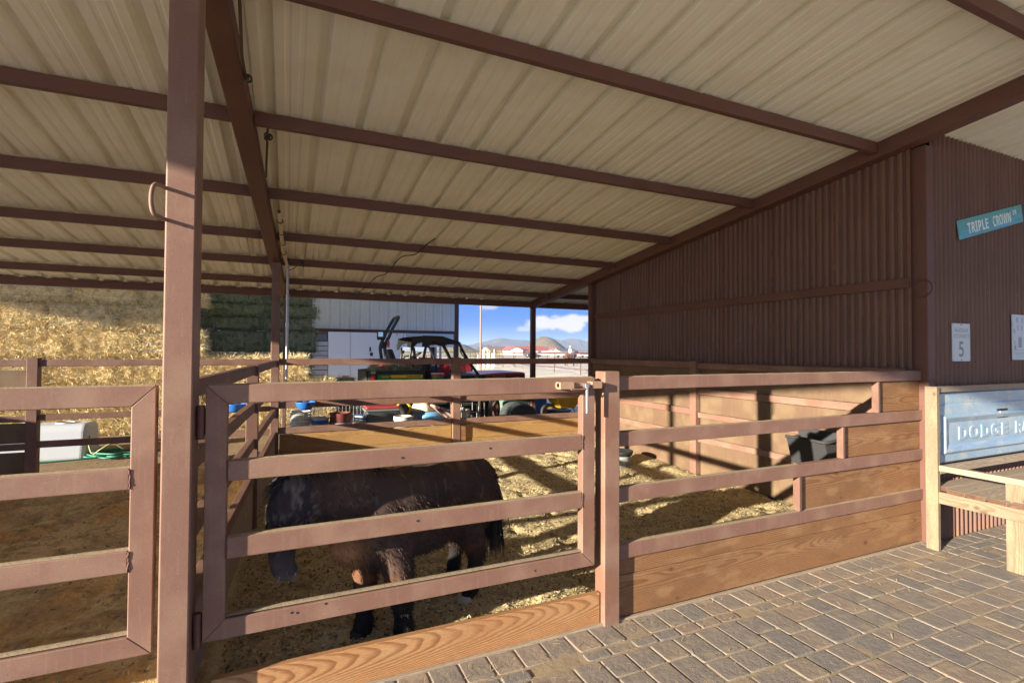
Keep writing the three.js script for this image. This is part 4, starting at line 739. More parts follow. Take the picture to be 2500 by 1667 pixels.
// ------------------------------------------------------------------ hay shed with a grey skirt wall
{
  const s = thing('hay_shed', 'grey metal hay shed with dark beam and post behind the tractor', 'shed', [-3.5, 0, -16.9]);
  const grey = S({ map: texture(256, 256, (u, v, i, j) => mixc([206, 220, 236], [218, 230, 242], fbm(u * 6, v * 3, 4, 6, 95)).map((q) => q * (0.97 + 0.06 * h2(i, j, 3)))), roughness: 0.5, side: THREE.DoubleSide });  // grey wall, with the blue of skylight put into its colour
  const hy = (z) => 4.37 + 0.12 * (z + 10), pr = [[0, 0], [0.02, 0], [0.05, 0.03], [0.08, 0.03], [0.11, 0], [0.16, 0], [0.17, 0.006], [0.19, 0.006], [0.2, 0], [0.24, 0], [0.25, 0.006], [0.27, 0.006], [0.28, 0], [0.305, 0]];
  const ribbed = (rows) => { const pos = [], uv = []; for (let k = 0; k < 3; k++) for (let i = 0; i < pr.length - 1; i++) { const a = [k * 0.305 + pr[i][0], pr[i][1]], b = [k * 0.305 + pr[i + 1][0], pr[i + 1][1]], q = [[a, 0], [b, 0], [b, 1], [a, 1]]; for (const t of [0, 1, 2, 0, 2, 3]) { const [pp, e] = q[t]; pos.push(...rows(pp, e)); uv.push(pp[0], e * 2); } } const g = new THREE.BufferGeometry(); g.setAttribute('position', new THREE.Float32BufferAttribute(pos, 3)); g.setAttribute('uv', new THREE.Float32BufferAttribute(uv, 2)); g.computeVertexNormals(); return g; };
  const wallG = ribbed(([x, o], e) => [x, e ? hy(-16.9) - 0.02 : 2.335, -o]), roofG = ribbed(([x, o], e) => { const z = e ? -9.4 : -17.4; return [x, hy(z) + o, z]; });
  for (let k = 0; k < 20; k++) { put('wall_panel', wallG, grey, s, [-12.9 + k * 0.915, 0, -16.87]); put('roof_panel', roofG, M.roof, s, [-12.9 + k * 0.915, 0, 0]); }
  const dk = S({ color: rgb(70, 50, 54), roughness: 0.6 });
  part('beam', boxAt(-12.8, 5.31, 2.24, 2.335, -16.95, -16.8, 0.008), dk, s);
  for (const x of [-12.75, -7.0, -1.0, 5.385]) { part('post', boxAt(x - 0.075, x + 0.075, -0.05, hy(-16.9) - 0.05, -17.0, -16.85, 0.008), dk, s); }
  for (const x of [-12.75, 5.385]) part('rafter', bar(V(x, hy(-17.3) - 0.07, -17.3), V(x, hy(-9.45) - 0.07, -9.45), 0.12, 0.12), dk, s);
  part('post', boxAt(-12.83, -12.68, -0.05, hy(-10.6) - 0.1, -10.7, -10.55, 0.008), dk, s);
}
// ------------------------------------------------------------------ white horse trailer
{
  const t = thing('horse_trailer', 'white horse trailer parked beyond the dark beam, grey slats at one end', 'trailer', [3.4, 0, -19.5]);
  const wht = S({ color: rgb(214, 222, 236), roughness: 0.35 }), al = S({ color: rgb(176, 180, 188), roughness: 0.4, metalness: 0.4 }), dk = M.black;  // trailer white carries a painted blue tint for the skylight on it
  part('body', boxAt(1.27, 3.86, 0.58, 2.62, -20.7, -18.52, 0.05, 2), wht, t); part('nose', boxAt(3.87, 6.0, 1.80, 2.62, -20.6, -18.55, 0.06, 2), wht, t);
  part('roof', boxAt(1.25, 6.0, 2.625, 2.68, -20.7, -18.5, 0.02), al, t);
  part('body', boxAt(0.2, 1.265, 0.58, 2.62, -20.7, -18.55, 0.03), M.steelDark, t);
  for (let k = 0; k < 8; k++) part('slat', boxAt(0.2, 1.262, 0.66 + k * 0.165, 0.80 + k * 0.165, -18.549, -18.525, 0.006), al, t);
  part('window', boxAt(0.25, 1.24, 2.0, 2.2, -18.549, -18.53, 0.01), P({ color: rgb(70, 80, 100), roughness: 0.1 }), t);
  part('trim', boxAt(2.0, 2.016, 0.62, 2.58, -18.521, -18.51, 0.002), al, t);
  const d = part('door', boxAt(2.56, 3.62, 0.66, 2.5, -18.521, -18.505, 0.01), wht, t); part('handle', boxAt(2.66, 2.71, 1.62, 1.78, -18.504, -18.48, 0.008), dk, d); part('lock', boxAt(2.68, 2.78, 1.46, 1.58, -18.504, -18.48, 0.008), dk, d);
  for (const y of [0.95, 1.75, 2.2]) part('hinge', boxAt(3.60, 3.65, y, y + 0.14, -18.504, -18.485, 0.006), al, d);
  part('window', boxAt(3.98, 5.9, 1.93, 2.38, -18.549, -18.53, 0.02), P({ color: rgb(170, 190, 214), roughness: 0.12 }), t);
  for (const [x, c] of [[1.75, 0], [1.99, 1], [4.8, 0], [5.3, 0]]) part('reflector', boxAt(x, x + 0.22, c ? 0.715 : x > 3 ? 1.86 : 0.715, c ? 0.765 : x > 3 ? 1.90 : 0.765, -18.549 + (x < 3.8 ? 0.03 : 0), -18.515, 0.003), S({ color: c ? rgb(226, 226, 226) : rgb(170, 40, 56), roughness: 0.4 }), t);
  for (const x of [1.9, 2.8]) for (const z of [-18.75, -20.45]) { const w = part('wheel', new THREE.CylinderGeometry(0.38, 0.38, 0.22, 24).rotateX(Math.PI / 2).translate(x, 0.34, z), M.rubber, t); part('rim', new THREE.CylinderGeometry(0.2, 0.2, 0.235, 18).rotateX(Math.PI / 2).translate(x, 0.34, z), al, w); }
  part('coupler', merge([boxAt(5.2, 5.34, 0.4, 1.85, -19.7, -19.55, 0.01)]), dk, t); part('jack', cylAt(5.5, -0.04, 1.82, -19.3, 0.05), al, t);
  part('jack', cylAt(5.5, -0.04, 1.82, -20.0, 0.05), al, t);
}
// ------------------------------------------------------------------ red tractor
{
  const t = thing('tractor', 'red compact tractor with raised roll bar behind the utility vehicle', 'tractor', [3.0, 0, -13.6]);
  const red = S({ color: rgb(138, 34, 42), roughness: 0.35 }), dk = S({ color: rgb(44, 52, 66), roughness: 0.5 });
  const wheel = (x, z, r, w) => { const o = part('wheel', (() => { const g = new THREE.TorusGeometry(r - w * 0.42, w * 0.5, 10, 28).translate(x, r - 0.05, z); return g; })(), M.rubber, t); part('rim', new THREE.CylinderGeometry(r * 0.55, r * 0.55, w * 0.5, 20).rotateX(Math.PI / 2).translate(x, r - 0.05, z), S({ color: rgb(200, 196, 180), roughness: 0.5 }), o); };
  wheel(2.55, -12.98, 0.62, 0.34); wheel(2.55, -14.25, 0.62, 0.34); wheel(4.15, -13.1, 0.38, 0.24); wheel(4.15, -14.1, 0.38, 0.24);
  const fen = (z0, z1) => { const s = new THREE.Shape(), R = 0.74; s.moveTo(-R, 0.1); for (let i = 0; i <= 14; i++) { const a = Math.PI * (0.97 - 0.8 * i / 14); s.lineTo(R * Math.cos(a), R * Math.sin(a)); } s.lineTo(0.6, 0.36); for (let i = 14; i >= 0; i--) { const a = Math.PI * (0.97 - 0.8 * i / 14); s.lineTo((R - 0.07) * Math.cos(a), (R - 0.07) * Math.sin(a)); } return new THREE.ExtrudeGeometry(s, { depth: z1 - z0, bevelEnabled: true, bevelThickness: 0.01, bevelSize: 0.01, bevelSegments: 1 }).scale(1.0, 1.02, 1).translate(2.6, 0.68, z0); };
  part('fender', fen(-13.2, -12.82), red, t); part('fender', fen(-14.4, -14.02), red, t);
  part('chassis', boxAt(2.3, 4.5, 0.45, 0.95, -13.9, -13.3, 0.05), dk, t);
  part('hood', prism([[3.30, 0.95], [4.65, 0.95], [4.72, 1.30], [4.5, 1.40], [3.34, 1.48]], -13.95, -13.25, 0.05), red, t); part('grille', boxAt(4.69, 4.74, 0.98, 1.3, -13.88, -13.32, 0.02), dk, t);
  part('hood_panel', boxAt(3.36, 3.75, 0.98, 1.40, -13.24, -13.21, 0.02), dk, t);
  // roll bar with hinged top leaning forward
  const rops = (z) => [[2.30, 0.95, z], [2.29, 1.45, z], [2.26, 1.75, z], [2.34, 1.98, z]];
  for (const z of [-13.05, -13.75]) part('roll_bar', tube(rops(z), 0.045, 20, 8), dk, t);
  part('roll_bar_top', tube([[2.34, 1.95, -13.05], [2.44, 2.2, -13.05], [2.60, 2.50, -13.08], [2.62, 2.53, -13.3], [2.62, 2.53, -13.5], [2.60, 2.50, -13.72], [2.44, 2.2, -13.75], [2.34, 1.95, -13.75]], 0.042, 48, 8), dk, t);
  const mr = part('mirror', boxAt(2.04, 2.24, 1.92, 2.15, -12.98, -12.92, 0.03, 2), M.black, t); part('mirror_glass', boxAt(2.07, 2.19, 2.0, 2.12, -12.921, -12.915, 0.01), P({ color: rgb(190, 210, 205), roughness: 0.08, metalness: 0.9 }), mr);
  part('tail_lamp', boxAt(2.17, 2.24, 1.70, 1.88, -13.0, -12.94, 0.01), M.black, t); part('tail_lamp', boxAt(2.31, 2.36, 1.73, 1.9, -13.0, -12.94, 0.01), S({ color: rgb(210, 70, 40), roughness: 0.4 }), t);
  const se = part('seat', boxAt(2.46, 2.9, 1.1, 1.24, -13.65, -13.15, 0.06, 2), M.black, t); part('seat_back', (() => { const g = rbox(0.14, 0.5, 0.46, 0.06, 2); g.rotateZ(0.35).translate(2.5, 1.45, -13.4); return g; })(), M.black, se);
  part('steering_wheel', new THREE.TorusGeometry(0.18, 0.016, 8, 28).rotateX(Math.PI / 2).rotateZ(0.5).translate(3.16, 1.52, -13.55), M.black, t); part('steering_column', bar(V(3.16, 1.5, -13.55), V(3.3, 1.1, -13.55), 0.05, 0.05), M.black, t);
  part('lever', tube([[2.68, 1.1, -13.1], [2.7, 1.45, -13.1], [2.72, 1.62, -13.1]], 0.012, 12, 6), M.black, t); part('lever_knob', boxAt(2.69, 2.77, 1.58, 1.66, -13.13, -13.08, 0.02), M.black, t);
  part('hand_rail', tube([[2.66, 1.40, -12.9], [2.75, 1.5, -12.9], [2.92, 1.5, -12.9], [3.05, 1.36, -12.9]], 0.02, 20, 8), M.black, t);
}
// ------------------------------------------------------------------ utility vehicle under the eave
{
  const u = thing('utility_vehicle', 'red utility vehicle with black canopy, green yellow bed side, hay aboard', 'utility vehicle', [3.2, 0, -11.2]);
  const red = S({ color: rgb(150, 42, 38), roughness: 0.32 }), dk = S({ color: rgb(46, 47, 50), roughness: 0.6 }), frame = S({ color: rgb(36, 38, 42), roughness: 0.45 });
  const zN = -10.5, zF = -11.9;
  for (const x of [2.0, 4.45]) for (const z of [zN - 0.12, zF + 0.12]) { const w = part('wheel', new THREE.TorusGeometry(0.235, 0.105, 12, 26).scale(1, 1, 1.25).translate(x, 0.29, z), M.rubber, u); part('rim', new THREE.CylinderGeometry(0.17, 0.17, 0.2, 18).rotateX(Math.PI / 2).translate(x, 0.29, z), dk, w); }
  part('chassis', boxAt(1.5, 4.9, 0.35, 0.6, zF + 0.25, zN - 0.25, 0.03), dk, u);
  // cargo bed: floor and four sides
  part('bed_floor', boxAt(1.55, 2.64, 0.80, 0.84, zF + 0.02, zN - 0.02, 0.01), dk, u);
  const bs = part('bed_side', boxAt(1.5, 2.66, 0.86, 1.235, zN - 0.05, zN, 0.02, 2), dk, u); part('bed_side', boxAt(1.5, 2.66, 0.86, 1.235, zF, zF + 0.05, 0.02, 2), dk, u); part('tailgate', boxAt(1.45, 1.5, 0.86, 1.235, zF + 0.04, zN - 0.04, 0.015), dk, u); part('bed_front', boxAt(2.63, 2.68, 0.86, 1.30, zF + 0.04, zN - 0.04, 0.015), dk, u);
  { const q = new THREE.PlaneGeometry(0.93, 0.11).translate(2.145, 1.103, zN + 0.010); part('side_stripe', q, canvasMat(512, 64, (x, w, h) => { x.fillStyle = '#2f8a3a'; x.fillRect(0, 0, w, h); x.fillStyle = '#e8c62c'; x.beginPath(); x.moveTo(w * 0.27, h * 0.1); x.lineTo(w, h * 0.1); x.lineTo(w, h * 0.66); x.lineTo(w * 0.3, h * 0.66); x.fill(); x.fillStyle = '#23482a'; x.font = 'bold 28px sans-serif'; x.fillText('JOHN DEERE', w * 0.64, h * 0.54); x.fillStyle = '#e8c62c'; x.font = 'bold 26px sans-serif'; x.fillText('GATOR', w * 0.08, h * 0.54); }), bs); }
  part('side_panel', boxAt(1.68, 2.61, 0.9, 1.16, zN + 0.001, zN + 0.006, 0.003), S({ color: rgb(52, 128, 58), roughness: 0.4 }), bs);
  const lamp = part('tail_lamp', boxAt(1.50, 1.66, 0.88, 1.24, zN + 0.001, zN + 0.03, 0.01), dk, u); part('lamp_lens', boxAt(1.54, 1.62, 1.06, 1.15, zN + 0.03, zN + 0.036, 0.004), S({ color: rgb(206, 30, 34), roughness: 0.3 }), lamp); part('reflector', boxAt(1.535, 1.63, 1.18, 1.23, zN + 0.03, zN + 0.036, 0.004), S({ color: rgb(170, 170, 162), roughness: 0.4 }), lamp);
  // seats, dash, steering wheel
  const se = part('seat', boxAt(2.8, 3.3, 0.72, 0.88, zF + 0.15, zN - 0.15, 0.05, 2), M.black, u); part('seat_back', boxAt(2.72, 2.84, 0.85, 1.42, zF + 0.15, zN - 0.15, 0.05, 2), M.black, se);
  part('dash', boxAt(3.55, 3.85, 0.75, 1.12, zF + 0.1, zN - 0.1, 0.05, 2), dk, u); part('steering_wheel', new THREE.TorusGeometry(0.17, 0.018, 8, 26).rotateY(Math.PI / 2).rotateZ(-0.75).translate(3.42, 1.24, -10.85), M.black, u); part('floor', boxAt(2.7, 3.85, 0.5, 0.56, zF + 0.05, zN - 0.05, 0.01), dk, u);
  // cage
  for (const z of [zN - 0.04, zF + 0.04]) { part('cage_bar', tube([[2.66, 0.9, z], [2.64, 1.5, z], [2.70, 1.80, z]], 0.03, 14, 8), frame, u); part('cage_bar', tube([[3.42, 1.82, z], [3.6, 1.5, z], [3.88, 1.12, z]], 0.032, 16, 8), frame, u); part('cage_bar', tube([[3.06, 1.80, z], [3.16, 1.62, z], [3.26, 1.40, z], [3.30, 0.9, z]], 0.028, 16, 8), frame, u); part('cage_bar', tube([[2.42, 1.72, z], [2.44, 1.55, z], [2.40, 1.3, z]], 0.03, 14, 8), frame, u); }
  part('grab_handle', tube([[3.47, 1.72, zN], [3.42, 1.70, zN + 0.05], [3.45, 1.6, zN + 0.05], [3.58, 1.44, zN + 0.02]], 0.012, 20, 6), frame, u);
  part('windshield', boxAt(3.60, 3.612, 1.15, 1.5, zF + 0.1, zN - 0.1, 0.002), P({ color: rgb(225, 235, 240), roughness: 0.06, transmission: 0.9, thickness: 0 }), u).visible = true;
  // sagging soft canopy with hanging corner flaps
  const can = (() => {
    const nx = 22, nz = 12, pos = [], idx = []; const top = (a, b) => { const x = lerp(2.38, 3.47, a); let y = lerp(1.95, 1.80, Math.pow(a, 1.6)) + 0.055 * Math.sin(Math.PI * clamp(a * 1.15)) - 0.045 * Math.pow(Math.abs(b * 2 - 1), 4); return [x, y, lerp(zN + 0.03, zF - 0.03, b)]; };
    for (let i = 0; i <= nx; i++) for (let j = 0; j <= nz; j++) pos.push(...top(i / nx, j / nz)); for (let i = 0; i < nx; i++) for (let j = 0; j < nz; j++) { const a = i * (nz + 1) + j; idx.push(a, a + nz + 1, a + 1, a + 1, a + nz + 1, a + nz + 2); }
    const g = new THREE.BufferGeometry(); g.setAttribute('position', new THREE.Float32BufferAttribute(pos, 3)); g.setIndex(idx); g.computeVertexNormals(); return g;
  })();
  const cloth = S({ color: rgb(58, 58, 56), roughness: 0.9, side: THREE.DoubleSide }); const cn = part('canopy', can, cloth, u);
  for (const z of [zN + 0.035, zF - 0.035]) { part('flap', prism([[2.37, 1.94], [2.62, 1.97], [2.60, 1.84], [2.48, 1.80], [2.42, 1.74], [2.385, 1.66], [2.34, 1.67]], z - 0.008, z + 0.008, 0.002), cloth, cn); part('flap', prism([[2.6, 1.975], [3.02, 1.97], [3.44, 1.84], [3.40, 1.79], [3.1, 1.81], [2.9, 1.86], [2.79, 1.84], [2.72, 1.72], [2.58, 1.74]], z - 0.007, z + 0.007, 0.002), cloth, cn); }
  // nose
  part('fender', prism([[3.80, 0.6], [4.1, 0.6], [4.2, 0.75], [4.45, 0.84], [4.7, 0.75], [4.85, 0.6], [5.02, 0.6], [5.0, 0.98], [3.86, 1.0]], zN - 0.25, zN - 0.01, 0.02), red, u); part('fender', prism([[3.80, 0.6], [4.1, 0.6], [4.2, 0.75], [4.45, 0.84], [4.7, 0.75], [4.85, 0.6], [5.02, 0.6], [5.0, 0.98], [3.86, 1.0]], zF + 0.01, zF + 0.25, 0.02), red, u);
  const hd = part('hood', prism([[3.84, 0.98], [5.04, 0.98], [5.03, 1.15], [4.96, 1.172], [4.4, 1.168], [3.9, 1.13]], zF + 0.02, zN - 0.02, 0.03), red, u); part('hood_side', prism([[3.80, 1.0], [4.02, 1.0], [4.05, 1.13], [3.88, 1.11]], zN - 0.03, zN - 0.005, 0.005), dk, u);
  const lt = lettering('RANGER', 0.055, 0.004); lt.translate(4.22, 1.055, zN - 0.021); part('lettering', lt, S({ color: rgb(190, 120, 110), roughness: 0.5 }), hd); part('bumper', boxAt(5.02, 5.12, 0.5, 0.9, zF + 0.2, zN - 0.2, 0.03, 2), dk, u);
  const hb = bale(alfVar[2], M.alfalfa, 'hay_bale', 'pale green hay bale lying in the bed of the utility vehicle', 2.13, 1.02, zN - 0.1, undefined, 0, 0.86); hb.scale.set(1, 1, 1);
  // pails behind the seat
  const pl = thing('feed_pail', 'small green pail with red and white rims beside the vehicle seat', 'pail', [2.92, 0.92, -10.44]); put('pail', lathe([[0, 0], [0.11, 0], [0.125, 0.2], [0.12, 0.2], [0.105, 0.01], [0, 0.01]]), S({ color: rgb(44, 150, 62), roughness: 0.45 }), pl, [2.92, 0.92, -10.44]); put('rim', lathe([[0.122, 0.19], [0.132, 0.19], [0.134, 0.235], [0.124, 0.235]]), S({ color: rgb(206, 52, 66), roughness: 0.45 }), pl, [2.92, 0.92, -10.44]); put('rim', lathe([[0.124, 0.24], [0.134, 0.24], [0.136, 0.262], [0.126, 0.262]]), M.white, pl, [2.92, 0.92, -10.44]);
  single('step_table', merge([boxAt(-0.3, 0.3, 0.86, 0.9, -0.14, 0.14, 0.006), boxAt(-0.27, -0.23, 0, 0.86, -0.1, 0.1, 0.004), boxAt(0.23, 0.27, 0, 0.86, -0.1, 0.1, 0.004), boxAt(-0.23, 0.23, 0.3, 0.34, -0.08, 0.08, 0.004)]), M.greyWood[0], 'narrow timber stand holding the green pail beside the vehicle', 'stand', [2.95, 0.02, -10.32]);
}
// ------------------------------------------------------------------ odds and ends behind the back fence
{
  const bucket = (r, h, t = 0.9) => lathe([[0, 0], [r * t, 0], [r, h - 0.03], [r * 1.05, h - 0.03], [r * 1.05, h], [r * 0.97, h], [r * 0.97, h - 0.02], [r * t - 0.01, 0.012], [0, 0.012]], 26);
  const wp = S({ color: rgb(206, 206, 200), roughness: 0.5 }), gp = S({ color: rgb(62, 64, 68), roughness: 0.55 }), blueP = S({ color: rgb(46, 110, 190), roughness: 0.42 });
  const stack = thing('bucket_stack', 'tall stack of nested white pails behind the fence corner', 'buckets', [0.20, -0.02, -8.85]);
  put('bucket', bucket(0.148, 0.36), wp, stack, [0.2, -0.02, -8.85]); for (let k = 0; k < 9; k++) put('bucket_rim', lathe([[0.145, 0], [0.158, 0.004], [0.160, 0.02], [0.15, 0.03], [0.148, 0.034]], 26), wp, stack, [0.2 + rr(-0.004, 0.004), 0.33 + k * 0.038, -8.85]);
  const b2 = thing('bucket', 'white bucket with a broad blue band beside the pail stack', 'bucket', [0.49, -0.02, -8.8]); put('bucket', bucket(0.13, 0.58, 0.95), wp, b2, [0.49, -0.02, -8.8]); put('band', lathe([[0.1285, 0.48], [0.133, 0.48], [0.1355, 0.54], [0.13, 0.54]], 26), blueP, b2, [0.49, -0.02, -8.8]); put('handle', tube([[-0.12, 0.55, 0], [-0.08, 0.68, 0.02], [0, 0.72, 0.03], [0.08, 0.68, 0.02], [0.12, 0.55, 0]], 0.006, 24, 6), wp, b2, [0.49, -0.02, -8.8]);
  const b3 = thing('feed_tub', 'maroon tub of feed sitting in a grey pail', 'tub', [0.81, -0.02, -8.8]); put('tub', lathe([[0, 0.3], [0.155, 0.3], [0.178, 0.64], [0.168, 0.64], [0.15, 0.58], [0, 0.6]], 28), S({ color: rgb(120, 62, 56), roughness: 0.6 }), b3, [0.81, -0.02, -8.8]); put('pail', bucket(0.178, 0.49), S({ color: rgb(130, 134, 136), roughness: 0.5 }), b3, [0.81, -0.02, -8.8]);
  const b4 = thing('bucket', 'small blue and white tub beside the red lidded bin', 'bucket', [1.19, -0.02, -9.2]); put('bucket', bucket(0.1, 0.53, 0.95), wp, b4, [1.19, -0.02, -9.2]); put('lid', lathe([[0, 0.53], [0.104, 0.53], [0.106, 0.47], [0.101, 0.47]], 24), blueP, b4, [1.19, -0.02, -9.2]);
  const bin = thing('storage_bin', 'charcoal plastic storage bin with a red lid', 'bin', [1.52, -0.02, -9.2]); part('bin', prism([[1.30, -0.02], [1.76, -0.02], [1.80, 0.6], [1.26, 0.6]], -9.4, -9.0, 0.02), gp, bin); part('rim', boxAt(1.235, 1.825, 0.585, 0.625, -9.42, -8.98, 0.012), S({ color: rgb(110, 112, 112), roughness: 0.5 }), bin); part('lid', boxAt(1.25, 1.81, 0.626, 0.672, -9.41, -8.99, 0.02, 2), S({ color: rgb(164, 62, 64), roughness: 0.4 }), bin);
  const b5 = thing('bucket', 'squat white bucket in front of the red lidded bin', 'bucket', [1.8, -0.02, -8.6]); put('bucket', bucket(0.145, 0.56, 0.95), wp, b5, [1.8, -0.02, -8.6]); put('bucket_rim', lathe([[0.15, 0.5], [0.158, 0.505], [0.158, 0.52], [0.15, 0.525]], 26), wp, b5, [1.8, -0.02, -8.6]);
  const b6 = thing('barrel', 'pale blue barrel with a cream sack on top', 'barrel', [2.45, -0.02, -9.35]); put('barrel', lathe([[0, 0], [0.27, 0], [0.285, 0.2], [0.28, 0.22], [0.288, 0.4], [0.27, 0.52], [0.2, 0.555], [0, 0.56]], 28), S({ color: rgb(96, 150, 196), roughness: 0.4 }), b6, [2.45, -0.02, -9.35]); put('sack', (() => { const q = new THREE.SphereGeometry(1, 20, 14); const p = q.attributes.position; for (let i = 0; i < p.count; i++) { const n = 0.8 + 0.4 * vn(p.getX(i) * 3 + 9, p.getZ(i) * 3 + p.getY(i) * 2, 0, 6); p.setXYZ(i, p.getX(i) * 0.24 * n, Math.max(-0.02, p.getY(i) * 0.16 * n), p.getZ(i) * 0.2 * n); } q.computeVertexNormals(); return q; })(), S({ color: rgb(214, 200, 168), roughness: 0.9 }), b6, [2.36, 0.55, -9.33]);
  // folded pads
  const pads = thing('saddle_pads', 'heap of faded pink and grey saddle pads', 'pads', [2.63, -0.02, -8.95]); for (let k = 0; k < 6; k++) part('pad', (() => { const q = rbox(0.34, 0.045, 0.3, 0.02, 2); q.rotateZ(-0.75 + k * 0.05 + rr(-0.06, 0.06)).translate(2.55 + k * 0.045, 0.55 - k * 0.012, -9.0 + rr(-0.03, 0.03)); return boxUV(q); })(), S({ color: [rgb(176, 140, 128), rgb(150, 120, 108), rgb(120, 110, 110), rgb(190, 160, 146), rgb(110, 96, 92), rgb(160, 130, 118)][k], roughness: 0.95 }), pads); part('crate', boxAt(2.42, 2.84, -0.02, 0.36, -9.15, -8.8, 0.01), M.greyWood[1], pads);
  // wire rack with cans
  const rack = thing('wire_rack', 'grey wire rack of cans beside the tool bundle', 'rack', [3.08, -0.02, -8.95]); for (const [x, z] of [[2.93, -8.85], [3.23, -8.85], [2.93, -9.1], [3.23, -9.1]]) part('upright', cylAt(x, -0.02, 0.67, z, 0.008, 0.008, 8), M.galv, rack); for (const y of [0.36, 0.52, 0.66]) for (const z of [-8.85, -9.1]) part('wire', bar(V(2.93, y, z), V(3.23, y, z), 0.01, 0.01), M.galv, rack); for (let k = 0; k < 3; k++) part('can', cylAt(2.98 + k * 0.095, 0.36, 0.6 - 0.03 * k, -8.97, 0.042), [wp, S({ color: rgb(190, 184, 160), roughness: 0.5 }), gp][k], rack); part('shelf', boxAt(2.93, 3.23, 0.34, 0.355, -9.1, -8.85, 0.004), M.galv, rack);
  // bundle of cables and posts
  for (let k = 0; k < 9; k++) { const x = 3.3 + k * 0.045; single('fence_stake', (() => { const q = bar(V(0, 0, 0), V(rr(-0.06, 0.08), rr(0.66, 0.8), rr(-0.12, 0.02)), 0.022, 0.016, 0.003); return q; })(), [M.galv, gp, M.steelDark][k % 3], `thin metal fence stake, ${['leftmost', 'second', 'third', 'fourth', 'middle', 'sixth', 'seventh', 'eighth', 'rightmost'][k]} of nine leaning in the bundle`, 'stake', [x, -0.02, -8.95], 'bundle of leaning stakes'); }
  single('cord_coil', (() => { const q = []; for (let k = 0; k < 4; k++) q.push(new THREE.TorusGeometry(0.11 + 0.008 * k, 0.011, 6, 28).scale(0.7, 1.25, 1).rotateY(0.4 + 0.12 * k).translate(0.012 * k, 0, 0.01 * k)); return merge(q); })(), S({ color: rgb(84, 60, 50), roughness: 0.8 }), 'dark cord coiled and hung among the stakes', 'cord', [3.62, 0.55, -8.9]);
  single('plant_tag', merge([boxAt(-0.03, 0.03, 0, 0.08, -0.01, 0.01, 0.004)]), S({ color: rgb(190, 40, 44), roughness: 0.5 }), 'small red block low between the stakes and the dark drum', 'block', [3.72, 0.36, -8.85]);
  single('tool_caddy', merge([boxAt(-0.2, 0.2, 0, 0.12, -0.1, 0.1, 0.01)]), S({ color: rgb(196, 60, 50), roughness: 0.5 }), 'red tool box on the shelf behind the stakes', 'box', [3.2, 0.70, -9.7]);
  // dark drum lying on its side
  const dr = thing('drum', 'dark grey drum lying on its side behind the lower rail', 'drum', [4.24, 0.27, -9.2]); put('shell', new THREE.CylinderGeometry(0.33, 0.33, 0.5, 34).rotateX(Math.PI / 2), S({ color: rgb(72, 80, 78), roughness: 0.6 }), dr, [4.24, 0.27, -9.2]); put('rim', new THREE.TorusGeometry(0.33, 0.02, 8, 36).translate(0, 0, 0.25), S({ color: rgb(96, 100, 96), roughness: 0.5 }), dr, [4.24, 0.27, -9.2]); put('rim', new THREE.TorusGeometry(0.33, 0.02, 8, 36).translate(0, 0, -0.25), S({ color: rgb(96, 100, 96), roughness: 0.5 }), dr, [4.24, 0.27, -9.2]);
  const cab = thing('utility_cabinet', 'pale green metal cabinet behind the drum near the corner post', 'cabinet', [4.65, -0.04, -10.35]); part('body', boxAt(4.3, 5.0, -0.04, 0.84, -10.42, -10.12, 0.015, 2), S({ color: rgb(112, 134, 120), roughness: 0.5 }), cab); part('door', boxAt(4.34, 4.96, 0.02, 0.78, -10.119, -10.105, 0.006), S({ color: rgb(96, 118, 106), roughness: 0.5 }), cab); part('handle', boxAt(4.9, 4.93, 0.4, 0.52, -10.104, -10.085, 0.005), M.galv, cab);
  // yellow wheelbarrow tipped towards us
  const wb = thing('wheelbarrow', 'yellow wheelbarrow with spoked wheel standing beyond the corner post', 'wheelbarrow', [5.5, -0.04, -9.8]);
  const tray = (() => { const q = new THREE.CylinderGeometry(0.62, 0.26, 0.40, 4, 1, true).rotateY(Math.PI / 4).scale(1.05, 1, 0.72); return q.toNonIndexed(); })(); tray.computeVertexNormals();
  put('tray', tray, P({ color: rgb(232, 180, 32), roughness: 0.35, side: THREE.DoubleSide }), wb, [5.62, 0.62, -9.75], [0, 0.15, -0.06]); put('tray_bottom', rbox(0.39, 0.02, 0.27, 0.008).translate(0, -0.2, 0), S({ color: rgb(220, 170, 32), roughness: 0.4 }), wb, [5.62, 0.62, -9.75], [0, 0.15, -0.06]);
  const wl = put('wheel', new THREE.TorusGeometry(0.15, 0.035, 10, 28), M.rubber, wb, [5.24, 0.33, -9.8]); for (let k = 0; k < 6; k++) { const sp = new THREE.Mesh(new THREE.CylinderGeometry(0.005, 0.005, 0.28, 6).rotateZ(k * Math.PI / 6), M.galv); sp.name = 'spoke'; wl.add(sp); } const disc = new THREE.Mesh(new THREE.CylinderGeometry(0.118, 0.118, 0.02, 24).rotateX(Math.PI / 2), S({ color: rgb(190, 150, 80), roughness: 0.6 })); disc.name = 'hub_disc'; wl.add(disc);
  for (const z of [-9.98, -9.58]) part('handle_bar', bar(V(5.2, 0.34, z * 0.4 - 5.88), V(6.5, 0.62, z), 0.035, 0.035), M.stained, wb); for (const z of [-9.95, -9.6]) part('leg', tube([[5.75, 0.42, z], [5.85, 0.2, z], [5.95, -0.04, z]], 0.014, 12, 6), M.black, wb);
  const cs = thing('flat_case', 'dark blue low tool case under the wheelbarrow', 'case', [5.25, -0.04, -9.25]); part('case', boxAt(4.98, 5.42, -0.04, 0.40, -9.42, -9.12, 0.02, 2), S({ color: rgb(36, 44, 66), roughness: 0.5 }), cs); part('lid', boxAt(4.97, 5.43, 0.405, 0.44, -9.43, -9.11, 0.012), S({ color: rgb(50, 60, 84), roughness: 0.5 }), cs);
